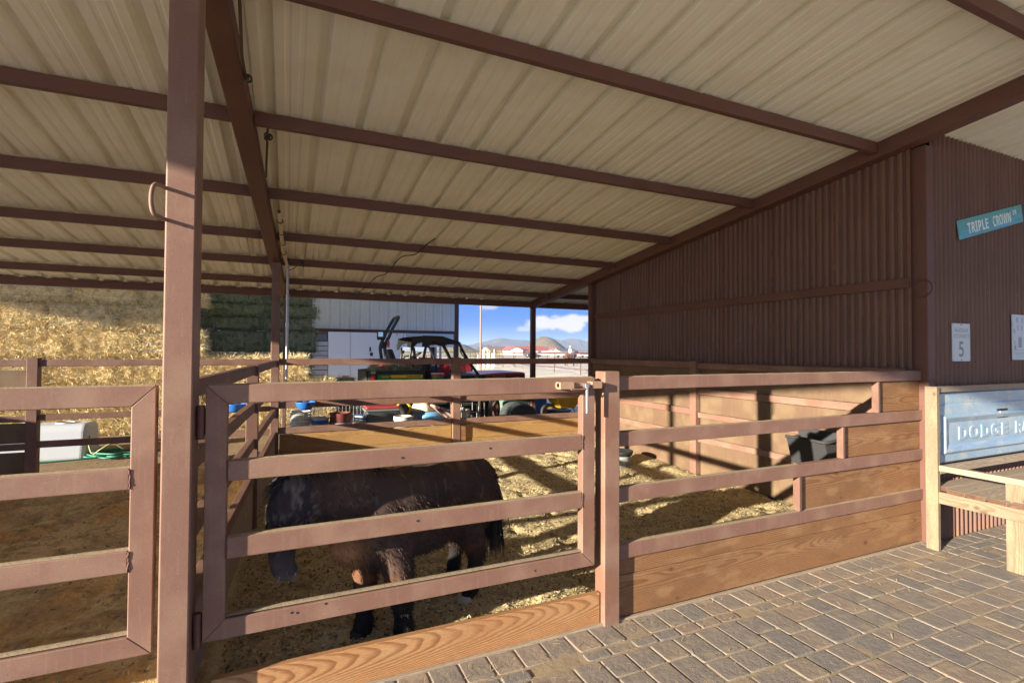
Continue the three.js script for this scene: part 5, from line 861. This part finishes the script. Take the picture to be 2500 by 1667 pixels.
  single('blue_tarp', boxAt(-0.35, 0.35, 0, 0.75, -0.1, 0.1, 0.06, 3), S({ color: rgb(70, 110, 180), roughness: 0.6 }), 'folded blue tarp propped behind the wheelbarrow', 'tarp', [5.25, -0.04, -10.6]);
  single('yellow_hoop', new THREE.TorusGeometry(0.13, 0.022, 8, 30).translate(0, 0.13, 0), S({ color: rgb(214, 180, 52), roughness: 0.5 }), 'yellow hose ring leaning by the red lidded bin', 'ring', [2.0, 0.42, -9.5]);
  single('supply_shelf', merge([boxAt(-0.65, 0.65, 0.36, 0.4, -0.15, 0.15, 0.006), boxAt(-0.65, -0.61, 0, 0.36, -0.15, 0.15, 0.004), boxAt(0.61, 0.65, 0, 0.36, -0.15, 0.15, 0.004), boxAt(-0.61, 0.61, 0.12, 0.15, -0.1, 0.1, 0.004)]), M.greyWood[0], 'low weathered shelf behind the bins and barrel', 'shelf', [1.9, -0.03, -9.75]);
  // blue tubs hung on the fences
  const tub = lathe([[0, -0.115], [0.06, -0.112], [0.105, -0.075], [0.128, -0.01], [0.134, 0], [0.125, 0], [0.098, -0.07], [0, -0.105]], 26);
  const tA = thing('feed_bowl', 'blue plastic feed bowl hooked on the fence behind the pony', 'bowl', [0.23, 0.935, -7.56]); put('bowl', tub, blueP, tA, [0.23, 0.935, -7.56]); put('hook', boxAt(-0.02, 0.02, -0.01, 0.02, -0.165, -0.1, 0.003), M.galv, tA, [0.23, 0.935, -7.56]);
  const tB = thing('feed_bowl', 'blue plastic feed bowl in the left stall near the corner', 'bowl', [-0.62, 0.94, -7.56]); put('bowl', tub, blueP, tB, [-0.62, 0.94, -7.56]); put('hook', boxAt(-0.02, 0.02, -0.01, 0.02, -0.165, -0.1, 0.003), M.galv, tB, [-0.62, 0.94, -7.56]);
  // wire mesh panel leaning behind the buckets
  const wm = thing('mesh_fence', 'rusty wire mesh panel leaning behind the buckets', 'mesh', [0.55, 0.1, -9.35]); for (let k = 0; k <= 22; k++) part('wire', cylAt(-0.1 + k * 0.062, -0.03, 0.86, -9.35, 0.0035, 0.0035, 5), M.galv, wm); for (let k = 0; k < 8; k++) part('wire', bar(V(-0.1, 0.1 + k * 0.105, -9.345), V(1.26, 0.1 + k * 0.105, -9.345), 0.006, 0.006, 0.001), M.galv, wm);
}
// ------------------------------------------------------------------ tank and hose outside the left stall
{
  const t = thing('water_tank', 'white plastic tank with two round holes lying by the straw', 'tank', [-3.9, -0.04, -10.1]);
  const s = new THREE.Shape(); s.moveTo(-0.34, 0); s.lineTo(0.34, 0); s.quadraticCurveTo(0.38, 0, 0.37, 0.06); s.lineTo(0.30, 0.42); s.quadraticCurveTo(0.27, 0.53, 0.16, 0.53); s.lineTo(-0.16, 0.53); s.quadraticCurveTo(-0.27, 0.53, -0.30, 0.42); s.lineTo(-0.37, 0.06); s.quadraticCurveTo(-0.38, 0, -0.34, 0);
  part('shell', new THREE.ExtrudeGeometry(s, { depth: 2.5, bevelEnabled: true, bevelThickness: 0.06, bevelSize: 0.05, bevelOffset: -0.05, bevelSegments: 4 }).rotateY(Math.PI / 2).translate(-5.4, -0.04, -10.12), S({ color: rgb(188, 194, 204), roughness: 0.45 }), t);
  for (const x of [-3.72, -3.18]) { part('hole', new THREE.CylinderGeometry(0.105, 0.105, 0.008, 28).scale(1.1, 1, 1).translate(x, 0.493, -10.1), S({ color: rgb(120, 112, 98), roughness: 0.9 }), t); part('hole_rim', new THREE.TorusGeometry(0.112, 0.012, 8, 30).rotateX(Math.PI / 2).translate(x, 0.495, -10.1), S({ color: rgb(214, 218, 224), roughness: 0.5 }), t); }
  const h = []; const hose = (pts, m, label, r = 0.013) => single('garden_hose', tube(pts, r, 160, 7), m, label, 'hose');
  const gm = S({ color: rgb(46, 128, 104), roughness: 0.5 }), tm = S({ color: rgb(150, 160, 110), roughness: 0.6 });
  const coil = []; for (let i = 0; i < 60; i++) { const a = i * 0.36; coil.push([-2.35 + (0.42 + 0.07 * Math.sin(i * 1.7)) * Math.cos(a), 0.0 + 0.0011 * i, -9.75 + (0.26 + 0.05 * Math.cos(i * 2.3)) * Math.sin(a)]); }
  hose([[-4.6, 0, -9.25], [-3.9, 0.0, -9.35], [-3.3, 0.0, -9.45], [-2.8, 0.0, -9.55], ...coil], gm, 'green garden hose coiled loosely beside the white tank');
  hose([[-2.82, 0.3, -9.9], [-2.78, 0.16, -9.75], [-2.7, 0.05, -9.65], [-2.6, 0.12, -9.6], [-2.45, 0.2, -9.62], [-2.3, 0.1, -9.66], [-2.15, 0.12, -9.8], [-2.1, 0.2, -9.95]], tm, 'pale hose looping over the end of the white tank', 0.012);
}
// ------------------------------------------------------------------ conduit, cords and twine under the roof
{
  const c = thing('conduit', 'bamboo like pole and steel conduit strapped beside the left rafter', 'pipe', [-0.05, 1.24, -7.9]);
  part('pole', tube([[-0.107, 3.119, -5.845], [-0.092, 3.045, -6.457], [-0.074, 2.954, -7.214], [-0.03, 2.875, -7.9]], 0.022, 20, 8), S({ color: rgb(206, 190, 156), roughness: 0.6 }), c);
  for (const t of [0.15, 0.35, 0.55, 0.75]) part('strap', new THREE.TorusGeometry(0.027, 0.006, 6, 14).translate(lerp(-0.107, -0.045, t), lerp(3.119, 2.885, t), lerp(-5.845, -7.8, t)), M.steelDark, c);
  part('pipe', cylAt(-0.016, 1.24, 2.88, -7.95, 0.018), M.galv, c); part('coupling', cylAt(-0.016, 1.98, 2.05, -7.95, 0.024), M.galv, c); part('coupling', cylAt(-0.016, 2.38, 2.45, -7.95, 0.024), M.galv, c);
  const tw = S({ color: rgb(84, 68, 48), roughness: 0.95 });
  const twine = (pts, label, knot) => { const o = thing('twine', label, 'twine', pts[0]); part('strand', tube(pts, 0.009, 30, 6), tw, o); part('knot', new THREE.TorusKnotGeometry(0.02, 0.007, 40, 6).translate(...knot), tw, o); };
  twine([[-0.27, 3.585, -2.72], [-0.255, 3.5, -2.9], [-0.262, 3.42, -3.15], [-0.268, 3.38, -3.3], [-0.27, 3.4, -3.6]], 'frayed baling twine knotted on the left rafter near the tall post', [-0.265, 3.385, -3.6]);
  twine([[-0.155, 3.42, -4.18], [-0.165, 3.36, -4.3], [-0.18, 3.27, -4.6], [-0.2, 3.2, -5.0]], 'short baling twine with a ring hanging from the second purlin', [-0.165, 3.33, -4.38]);
  single('hook_wire', tube([[0.0, 2.80, -7.9], [0.06, 2.83, -7.9], [0.14, 2.90, -7.85], [0.17, 2.955, -7.95], [0.2, 2.9, -7.9], [0.19, 2.85, -7.9]], 0.006, 20, 6), M.steelDark, 'bent wire hook hanging near the conduit bend', 'wire');
  single('roof_cable', tube([[1.78, roofY(-6.6) + 0.004, -6.55], [1.70, roofY(-6.7) - 0.045, -6.72], [1.62, roofY(-6.86) - 0.115, -6.9], [1.5, roofY(-7.4) - 0.03, -7.4], [1.4, roofY(-8.0) - 0.115, -8.0], [1.33, roofY(-8.6) - 0.03, -8.6], [1.2, roofY(-9.1) - 0.115, -9.1], [1.12, roofY(-9.9) - 0.02, -9.88]], 0.008, 60, 6), M.black, 'thin dark cable looped under the lower roof panels', 'cable');
}

// ------------------------------------------------------------------ corral, arena things, rider
const pipeMat = S({ color: rgb(96, 62, 54), roughness: 0.6 });
function pipeFence(label, pts, tops, r = 0.03, gap = 3) {
  const a = V(pts[0][0], 0, pts[0][1]), f = thing('pipe_fence', label, 'fence', [a.x, 0, a.z]);
  for (let s = 0; s < pts.length - 1; s++) {
    const p = V(pts[s][0], 0, pts[s][1]), q = V(pts[s + 1][0], 0, pts[s + 1][1]), L = p.distanceTo(q), n = Math.max(1, Math.round(L / gap));
    for (let k = s ? 1 : 0; k <= n; k++) { const c = p.clone().lerp(q, k / n); part('post', cylAt(c.x, -0.1, tops[0] + 0.03, c.z, r, r, 8), pipeMat, f); }
    for (const y of tops) part('rail', bar(p.clone().setY(y), q.clone().setY(y), r * 1.5, r * 1.5, 0.004), pipeMat, f);
  }
  return f;
}
pipeFence('near brown pipe corral fence running away past the corner post', [[17.3, -26], [18.15, -29.3], [18.87, -34.3], [20.0, -44.2], [20.8, -52], [21.6, -60]], [1.5, 0.95, 0.45], 0.035, 5);
pipeFence('far brown pipe corral fence crossing before the houses', [[8, -52], [15, -50], [24.5, -49], [34, -47], [46, -45]], [1.5, 1.1, 0.7, 0.3], 0.03, 2.6);
pipeFence('distant pipe fence behind the jump stakes', [[10, -72], [22, -70], [40, -68], [60, -66]], [1.5, 0.9], 0.04, 4);
single('flag_pole', cylAt(0, -0.1, 11, 0, 0.06, 0.05, 12), S({ color: rgb(150, 110, 100), roughness: 0.5 }), 'tall bare brown pole rising past the roof edge', 'pole', [11.18, 0, -30]);
for (let k = 0; k < 8; k++) { const x = 16.5 + [0, 0.28, 0.5, 0.62, 0.78, 0.98, 1.15, 1.42][k], h = [1.3, 1.75, 1.9, 2.0, 1.6, 1.5, 1.55, 1.85][k]; single('jump_stake', merge([cylAt(0, -0.05, h, 0, 0.035, 0.035, 8), boxAt(-0.16, 0.16, -0.05, 0.05, -0.05, 0.05, 0.01)]), M.white, `white upright jump stake, ${['first', 'second', 'third', 'fourth', 'fifth', 'sixth', 'seventh', 'eighth'][k]} from the left by the pole`, 'stake', [x, 0, -45 + (k % 3) * 0.6], 'white jump stakes'); }
// rider on a bay horse
{
  const X = 29.6, Z0 = -50, hs = thing('riding_horse', 'bay horse carrying a rider in the distant arena', 'horse', [X, 0, Z0]);
  const f = bodyField([
    { p: [[X - 0.5, 1.12, Z0, 0.27], [X, 1.08, Z0, 0.29], [X + 0.45, 1.15, Z0, 0.26]] }, { p: [[X + 0.5, 1.28, Z0, 0.2], [X + 0.82, 1.62, Z0, 0.12]] }, { p: [[X + 0.82, 1.68, Z0, 0.11], [X + 1.12, 1.42, Z0, 0.07]] },
    ...[[0.42, 0.12], [0.5, -0.12]].map(([a, b]) => ({ p: [[X + a, 0.95, Z0 + b, 0.11], [X + a, 0.5, Z0 + b, 0.06], [X + a, 0.04, Z0 + b, 0.05]] })),
    ...[[-0.5, 0.13], [-0.6, -0.13]].map(([a, b]) => ({ p: [[X + a, 0.95, Z0 + b, 0.14], [X + a + 0.04, 0.72, Z0 + b, 0.09], [X + a - 0.08, 0.5, Z0 + b, 0.06], [X + a, 0.04, Z0 + b, 0.05]] })),
    { p: [[X - 0.74, 1.18, Z0, 0.06], [X - 0.84, 0.6, Z0, 0.04]] }, { p: [[X + 0.8, 1.78, Z0 + 0.05, 0.03], [X + 0.8, 1.87, Z0 + 0.05, 0.015]], k: 0.02 }], 0.08);
  part('body', skin(f, [X - 1.1, -0.05, Z0 - 0.45], [X + 1.4, 2.0, Z0 + 0.45], 0.035), S({ color: rgb(96, 66, 48), roughness: 0.8 }), hs);
  const pr = thing('person', 'rider in white shirt, blue jeans and pale hat sitting on the bay horse', 'person', [X - 0.05, 1.3, Z0]);
  const torso = bodyField([{ p: [[X - 0.05, 1.42, Z0, 0.15], [X - 0.05, 1.65, Z0, 0.14], [X - 0.04, 1.86, Z0, 0.16]] }, ...[-1, 1].map((s) => ({ p: [[X - 0.04, 1.9, Z0 + s * 0.17, 0.065], [X + 0.04, 1.66, Z0 + s * 0.22, 0.052], [X + 0.24, 1.55, Z0 + s * 0.1, 0.04], [X + 0.3, 1.55, Z0 + s * 0.07, 0.04]] })),
    { p: [[X - 0.04, 1.95, Z0, 0.06], [X - 0.03, 2.03, Z0, 0.055]], k: 0.03 }, { p: [[X - 0.02, 2.09, Z0, 0.095], [X - 0.01, 2.15, Z0, 0.098]], k: 0.02 }, ...[-1, 1].map((s) => ({ p: [[X - 0.05, 1.40, Z0 + s * 0.12, 0.11], [X + 0.26, 1.22, Z0 + s * 0.31, 0.085], [X + 0.16, 0.82, Z0 + s * 0.33, 0.06], [X + 0.26, 0.76, Z0 + s * 0.33, 0.045]] }))], 0.05);
  const bg = skin(torso, [X - 0.35, 0.62, Z0 - 0.5], [X + 0.5, 2.32, Z0 + 0.5], 0.022); paintSkin(bg, (x, y, z) => (y > 1.98 ? lin255(190, 140, 110) : y > 1.42 && !(x > X + 0.25 && y > 1.48) ? lin255(236, 236, 232) : x > X + 0.25 && y > 1.48 ? lin255(190, 140, 110) : lin255(52, 66, 96)));
  part('body', bg, S({ vertexColors: true, roughness: 0.8 }), pr);
  part('hat', lathe([[0, 0.16], [0.07, 0.155], [0.1, 0.1], [0.105, 0.03], [0.2, 0.02], [0.215, 0.035], [0.2, 0.01], [0, 0.01]], 20).translate(X - 0.01, 2.17, Z0), S({ color: rgb(222, 206, 170), roughness: 0.8 }), pr);
}
// ------------------------------------------------------------------ houses
function house(label, x, z, turn, w, d, h, rise, wallC, roofC, wins) {
  const g = thing('house', label, 'house', [x, 0, z]); g.rotation.y = turn;
  const add = (n, geo, m, par = g) => { const o = new THREE.Mesh(geo, m); o.name = n; par.add(o); return o; };
  const wm = S({ color: wallC, roughness: 0.9 }), rm = S({ color: roofC, roughness: 0.85, side: THREE.DoubleSide });
  add('wall', boxUV(prism([[-d / 2, -0.2], [d / 2, -0.2], [d / 2, h], [0, h + rise], [-d / 2, h]], -w / 2, w / 2, 0).rotateY(Math.PI / 2)), wm);
  const e = 0.7; for (const s of [-1, 1]) { const L = Math.hypot(d / 2 + e, rise * (d / 2 + e) / (d / 2)), a = Math.atan2(rise, d / 2); add('roof', rbox(w + 1.2, 0.16, L, 0.04).rotateX(s * a).translate(0, h + rise - Math.sin(a) * L / 2 + 0.12, s * Math.cos(a) * L / 2), rm); }
  for (const [wx, wy, ww, wh] of wins) { const o = add('window', rbox(ww, wh, 0.08, 0.01).translate(wx, wy, d / 2 + 0.02), S({ color: rgb(90, 110, 140), roughness: 0.2 })); add('frame', merge([rbox(ww + 0.2, 0.1, 0.12, 0.01).translate(wx, wy + wh / 2 + 0.05, d / 2 + 0.03), rbox(ww + 0.2, 0.1, 0.12, 0.01).translate(wx, wy - wh / 2 - 0.05, d / 2 + 0.03)]), wm, o); }
  return g;
}
const redTile = rgb(170, 92, 82), brownTile = rgb(140, 112, 96);
house('long white house with red tiled roof across the arena', 106.5, -220, -0.12, 15, 11, 2.25, 1.75, rgb(236, 232, 226), redTile, [[-4, 1.2, 1.6, 1.1], [0, 1.2, 1.6, 1.1], [4, 1.2, 1.6, 1.1]]);
house('white gabled wing at the left end of the red roofed house', 97.2, -219, 1.45, 12, 7.5, 2.2, 1.7, rgb(240, 236, 230), redTile, [[0, 1.3, 1.4, 1.0]]);
house('white garage wing at the right end of the red roofed house', 117.8, -217, 1.35, 10, 7.5, 2.1, 1.5, rgb(238, 234, 230), redTile, [[0, 1.0, 2.4, 1.5]]);
house('tan house with brown roof left of the white house', 91.5, -226, 0.1, 9.5, 9, 2.1, 1.65, rgb(206, 188, 156), brownTile, [[2, 1.2, 1.4, 1.0]]);
house('low cream barn with dark panels on its roof at right', 103.5, -180, -0.05, 7, 6, 2.0, 0.75, rgb(222, 206, 176), rgb(96, 98, 112), [[0, 1.0, 1.2, 0.8]]);
{ const t = thing('cargo_trailer', 'plain white box trailer parked before the cream barn', 'trailer', [68, 0, -120]); part('box', boxAt(65.4, 69.6, 0.35, 1.32, -121.2, -119, 0.05), M.white, t); part('roof', boxAt(65.35, 69.65, 1.325, 1.38, -121.25, -118.95, 0.02), M.galv, t); for (const x of [66.6, 68.4]) part('wheel', new THREE.CylinderGeometry(0.34, 0.34, 0.22, 16).rotateX(Math.PI / 2).translate(x, 0.3, -118.98), M.rubber, t); }
for (const [x, z, c, l] of [[74.5, -118, rgb(222, 226, 230), 'white parked car at the far right beyond the rider'], [72.0, -122, rgb(150, 60, 52), 'dull red parked car behind the distant rider'], [60.5, -122, rgb(66, 76, 84), 'dark parked car before the red roofed house']]) {
  const v = thing('parked_car', l, 'car', [x, 0, z]); const cp = S({ color: c, roughness: 0.3 }); part('body', prism([[x - 2.1, 0.3], [x + 2.1, 0.3], [x + 2.15, 0.75], [x + 1.2, 0.85], [x - 2.0, 0.88]], z - 0.85, z + 0.85, 0.06), cp, v); part('cabin', prism([[x - 1.7, 0.85], [x + 1.0, 0.85], [x + 0.3, 1.38], [x - 1.3, 1.4]], z - 0.75, z + 0.75, 0.06), S({ color: rgb(60, 72, 84), roughness: 0.15 }), v); for (const dx of [-1.3, 1.3]) for (const dz of [-0.8, 0.8]) part('wheel', new THREE.CylinderGeometry(0.33, 0.33, 0.2, 16).rotateX(Math.PI / 2).translate(x + dx, 0.3, z + dz), M.rubber, v);
}
// ------------------------------------------------------------------ trees and scrub
const leafMat = (c) => S({ color: c, roughness: 0.9, side: THREE.DoubleSide, vertexColors: true });
function treeAt(name, label, x, z, h, w, c, group, base = 0) {
  const t = thing(name, label, name.includes('bush') ? 'bush' : 'tree', [x, 0, z], group);
  const trunk = []; trunk.push(tube([[x, -0.2, z], [x + 0.04 * h, h * 0.25, z], [x - 0.02 * h, h * 0.5, z]], Math.max(0.04, 0.025 * h), 10, 7)); for (let k = 0; k < 5; k++) { const a = k * 1.3; trunk.push(tube([[x, h * 0.22, z], [x + 0.2 * w * Math.cos(a), h * 0.45, z + 0.2 * w * Math.sin(a)], [x + 0.36 * w * Math.cos(a), h * 0.68, z + 0.36 * w * Math.sin(a)]], 0.01 * h, 8, 5)); }
  part('trunk', merge(trunk), S({ color: rgb(92, 74, 58), roughness: 0.9 }), t);
  const pos = [], col = [], clumps = []; for (let k = 0; k < 22; k++) { const a = rr(0, 6.28), q = Math.sqrt(rnd()); clumps.push([x + 0.4 * w * q * Math.cos(a), h * rr(0.32, 0.86) * (1 - 0.25 * q), z + 0.4 * w * q * Math.sin(a), rr(0.12, 0.22) * w]); }
  const L = Math.max(0.05, 0.045 * h);
  for (let i = 0; i < 2600; i++) { const [cx, cy, cz, r] = clumps[i % clumps.length], d = V(rr(-1, 1), rr(-1, 1), rr(-1, 1)).normalize().multiplyScalar(r * Math.cbrt(rnd())), e = V(rr(-1, 1), rr(-1, 1), rr(-1, 1)).normalize().multiplyScalar(L), f = V(rr(-1, 1), rr(-1, 1), rr(-1, 1)).normalize().multiplyScalar(L * 0.6), b = rr(0.6, 1.3); const px = cx + d.x, py = Math.max(0.05, cy + d.y * 0.8), pz = cz + d.z; pos.push(px, py, pz, px + e.x, py + e.y, pz + e.z, px + f.x, py + f.y, pz + f.z); for (let q = 0; q < 3; q++) col.push(b, b, b * 0.9); }
  const g = new THREE.BufferGeometry(); g.setAttribute('position', new THREE.Float32BufferAttribute(pos, 3)); g.setAttribute('color', new THREE.Float32BufferAttribute(col, 3)); g.computeVertexNormals(); part('crown', g, leafMat(c), t); return t;
}
const gA = rgb(84, 92, 58), gB = rgb(112, 118, 76), gC = rgb(132, 136, 96), gD = rgb(66, 74, 52);
treeAt('mesquite_tree', 'round dark tree just right of the white jump stakes', 58.5, -150, 3.0, 5.5, gD);
treeAt('mesquite_tree', 'dark tree rising behind the tan house roof', 92, -240, 5.6, 9, gD);
[[20, -95, 2.4, 7, gC], [25, -98, 2.3, 7, gB], [30, -100, 2.6, 7, gC], [35, -104, 2.3, 7, gB], [39, -108, 2.0, 6, gC], [44, -112, 1.9, 6, gB], [49, -118, 1.8, 6, gC], [14, -92, 2.5, 7, gB]].forEach(([x, z, h, w, c], k) => treeAt('desert_bush', `pale green scrub bush in the row left of the jump stakes, ${['third', 'fourth', 'fifth', 'sixth', 'seventh', 'eighth', 'ninth', 'second'][k]} along`, x, z, h, w, c, 'scrub row beyond the arena'));
[[74, -135, 2.2, 6], [78, -140, 2.0, 6], [82, -138, 2.1, 7], [87, -142, 2.2, 7], [92, -141, 2.0, 7], [70, -142, 2.1, 5]].forEach(([x, z, h, w], k) => treeAt('desert_bush', `olive bush behind the rider, ${['second', 'third', 'fourth', 'fifth', 'sixth', 'first'][k]} from the left`, x, z, h, w, k % 2 ? gA : gB, 'bushes behind the rider'));
[[62, -190, 1.4, 7], [70, -192, 1.3, 7], [78, -194, 1.3, 7], [86, -196, 1.3, 8], [94, -198, 1.4, 8], [100, -200, 1.3, 8]].forEach(([x, z, h, w], k) => treeAt('desert_bush', `low tan scrub in front of the houses, ${['first', 'second', 'third', 'fourth', 'fifth', 'sixth'][k]} from the left`, x, z, h, w, k % 2 ? rgb(142, 128, 92) : gC, 'scrub before the houses'));
// ------------------------------------------------------------------ hills and mountains
function ridge(name, x0, x1, z, depth, nx, nz, hfn, m) {
  const g = new THREE.PlaneGeometry(x1 - x0, depth, nx, nz).rotateX(-Math.PI / 2).translate((x0 + x1) / 2, 0, z - depth / 2), p = g.attributes.position; for (let i = 0; i < p.count; i++) { const x = p.getX(i), zz = p.getZ(i), t = (z - zz) / depth; p.setY(i, -3 + hfn(x, zz, t)); } g.computeVertexNormals(); return setting(name, g, m);
}
const hillM = S({ map: texture(256, 256, (u, v, i, j) => { const n = fbm(u * 20, v * 20, 4, 20, 201), c = mixc([104, 90, 76], [84, 80, 60], sst(0.4, 0.65, n)); return c.map((q) => q * (0.85 + 0.3 * h2(i, j, 4))); }, { rx: 6, ry: 6 }), roughness: 1 });
const hump = (x, c, w) => Math.exp(-Math.pow((x - c) / w, 2));
ridge('hill', 250, 420, -560, 120, 90, 50, (x, z, t) => { const e = Math.sin(Math.PI * t); return e * (13.8 * hump(x, 322, 15) + 7.5 * hump(x, 336, 18) + 3.5 * hump(x, 310, 24)) * 1.06 + 4 * e * (fbm(x * 0.06, z * 0.06, 4, 0, 211) - 0.3) * hump(x, 325, 40) + 2.2 * e; }, hillM);
ridge('hill', 120, 240, -560, 120, 70, 40, (x, z, t) => { const e = Math.sin(Math.PI * t); return e * (11.5 * hump(x, 196, 19) + 3 * hump(x, 214, 14)) * 1.1 + 3 * e * (fbm(x * 0.06, z * 0.06, 4, 0, 213) - 0.3) * hump(x, 196, 30); }, hillM);
const MT = [[900, 20], [1080, 45], [1126, 55], [1238, 79], [1278, 87], [1345, 79], [1454, 75], [1566, 79], [1667, 87], [1750, 77], [1815, 96], [1870, 88], [1937, 75], [2150, 70], [2400, 60], [2800, 40]];
ridge('mountain_range', 850, 2850, -2850, 420, 220, 60, (x, z, t) => { let k = 0; while (k < MT.length - 2 && x > MT[k + 1][0]) k++; const q = clamp((x - MT[k][0]) / (MT[k + 1][0] - MT[k][0])), base = lerp(MT[k][1], MT[k + 1][1], q), e = Math.pow(Math.sin(Math.PI * clamp(t)), 0.8); const ru = Math.abs(fbm(x * 0.012, z * 0.012, 5, 0, 221) - 0.5) * 2; return e * (base + 3) * (1.04 - 0.35 * ru * (1 - 0.7 * hump(t, 0.5, 0.1))) ; }, S({ map: hillM.map, color: rgb(214, 190, 180), roughness: 1 }));
scene.fog = new THREE.FogExp2(0xbfd4f0, 0.00017);

scene.traverse((o) => { if (o.isMesh) { o.castShadow = true; o.receiveShadow = true; } });
renderer.render(scene, camera);
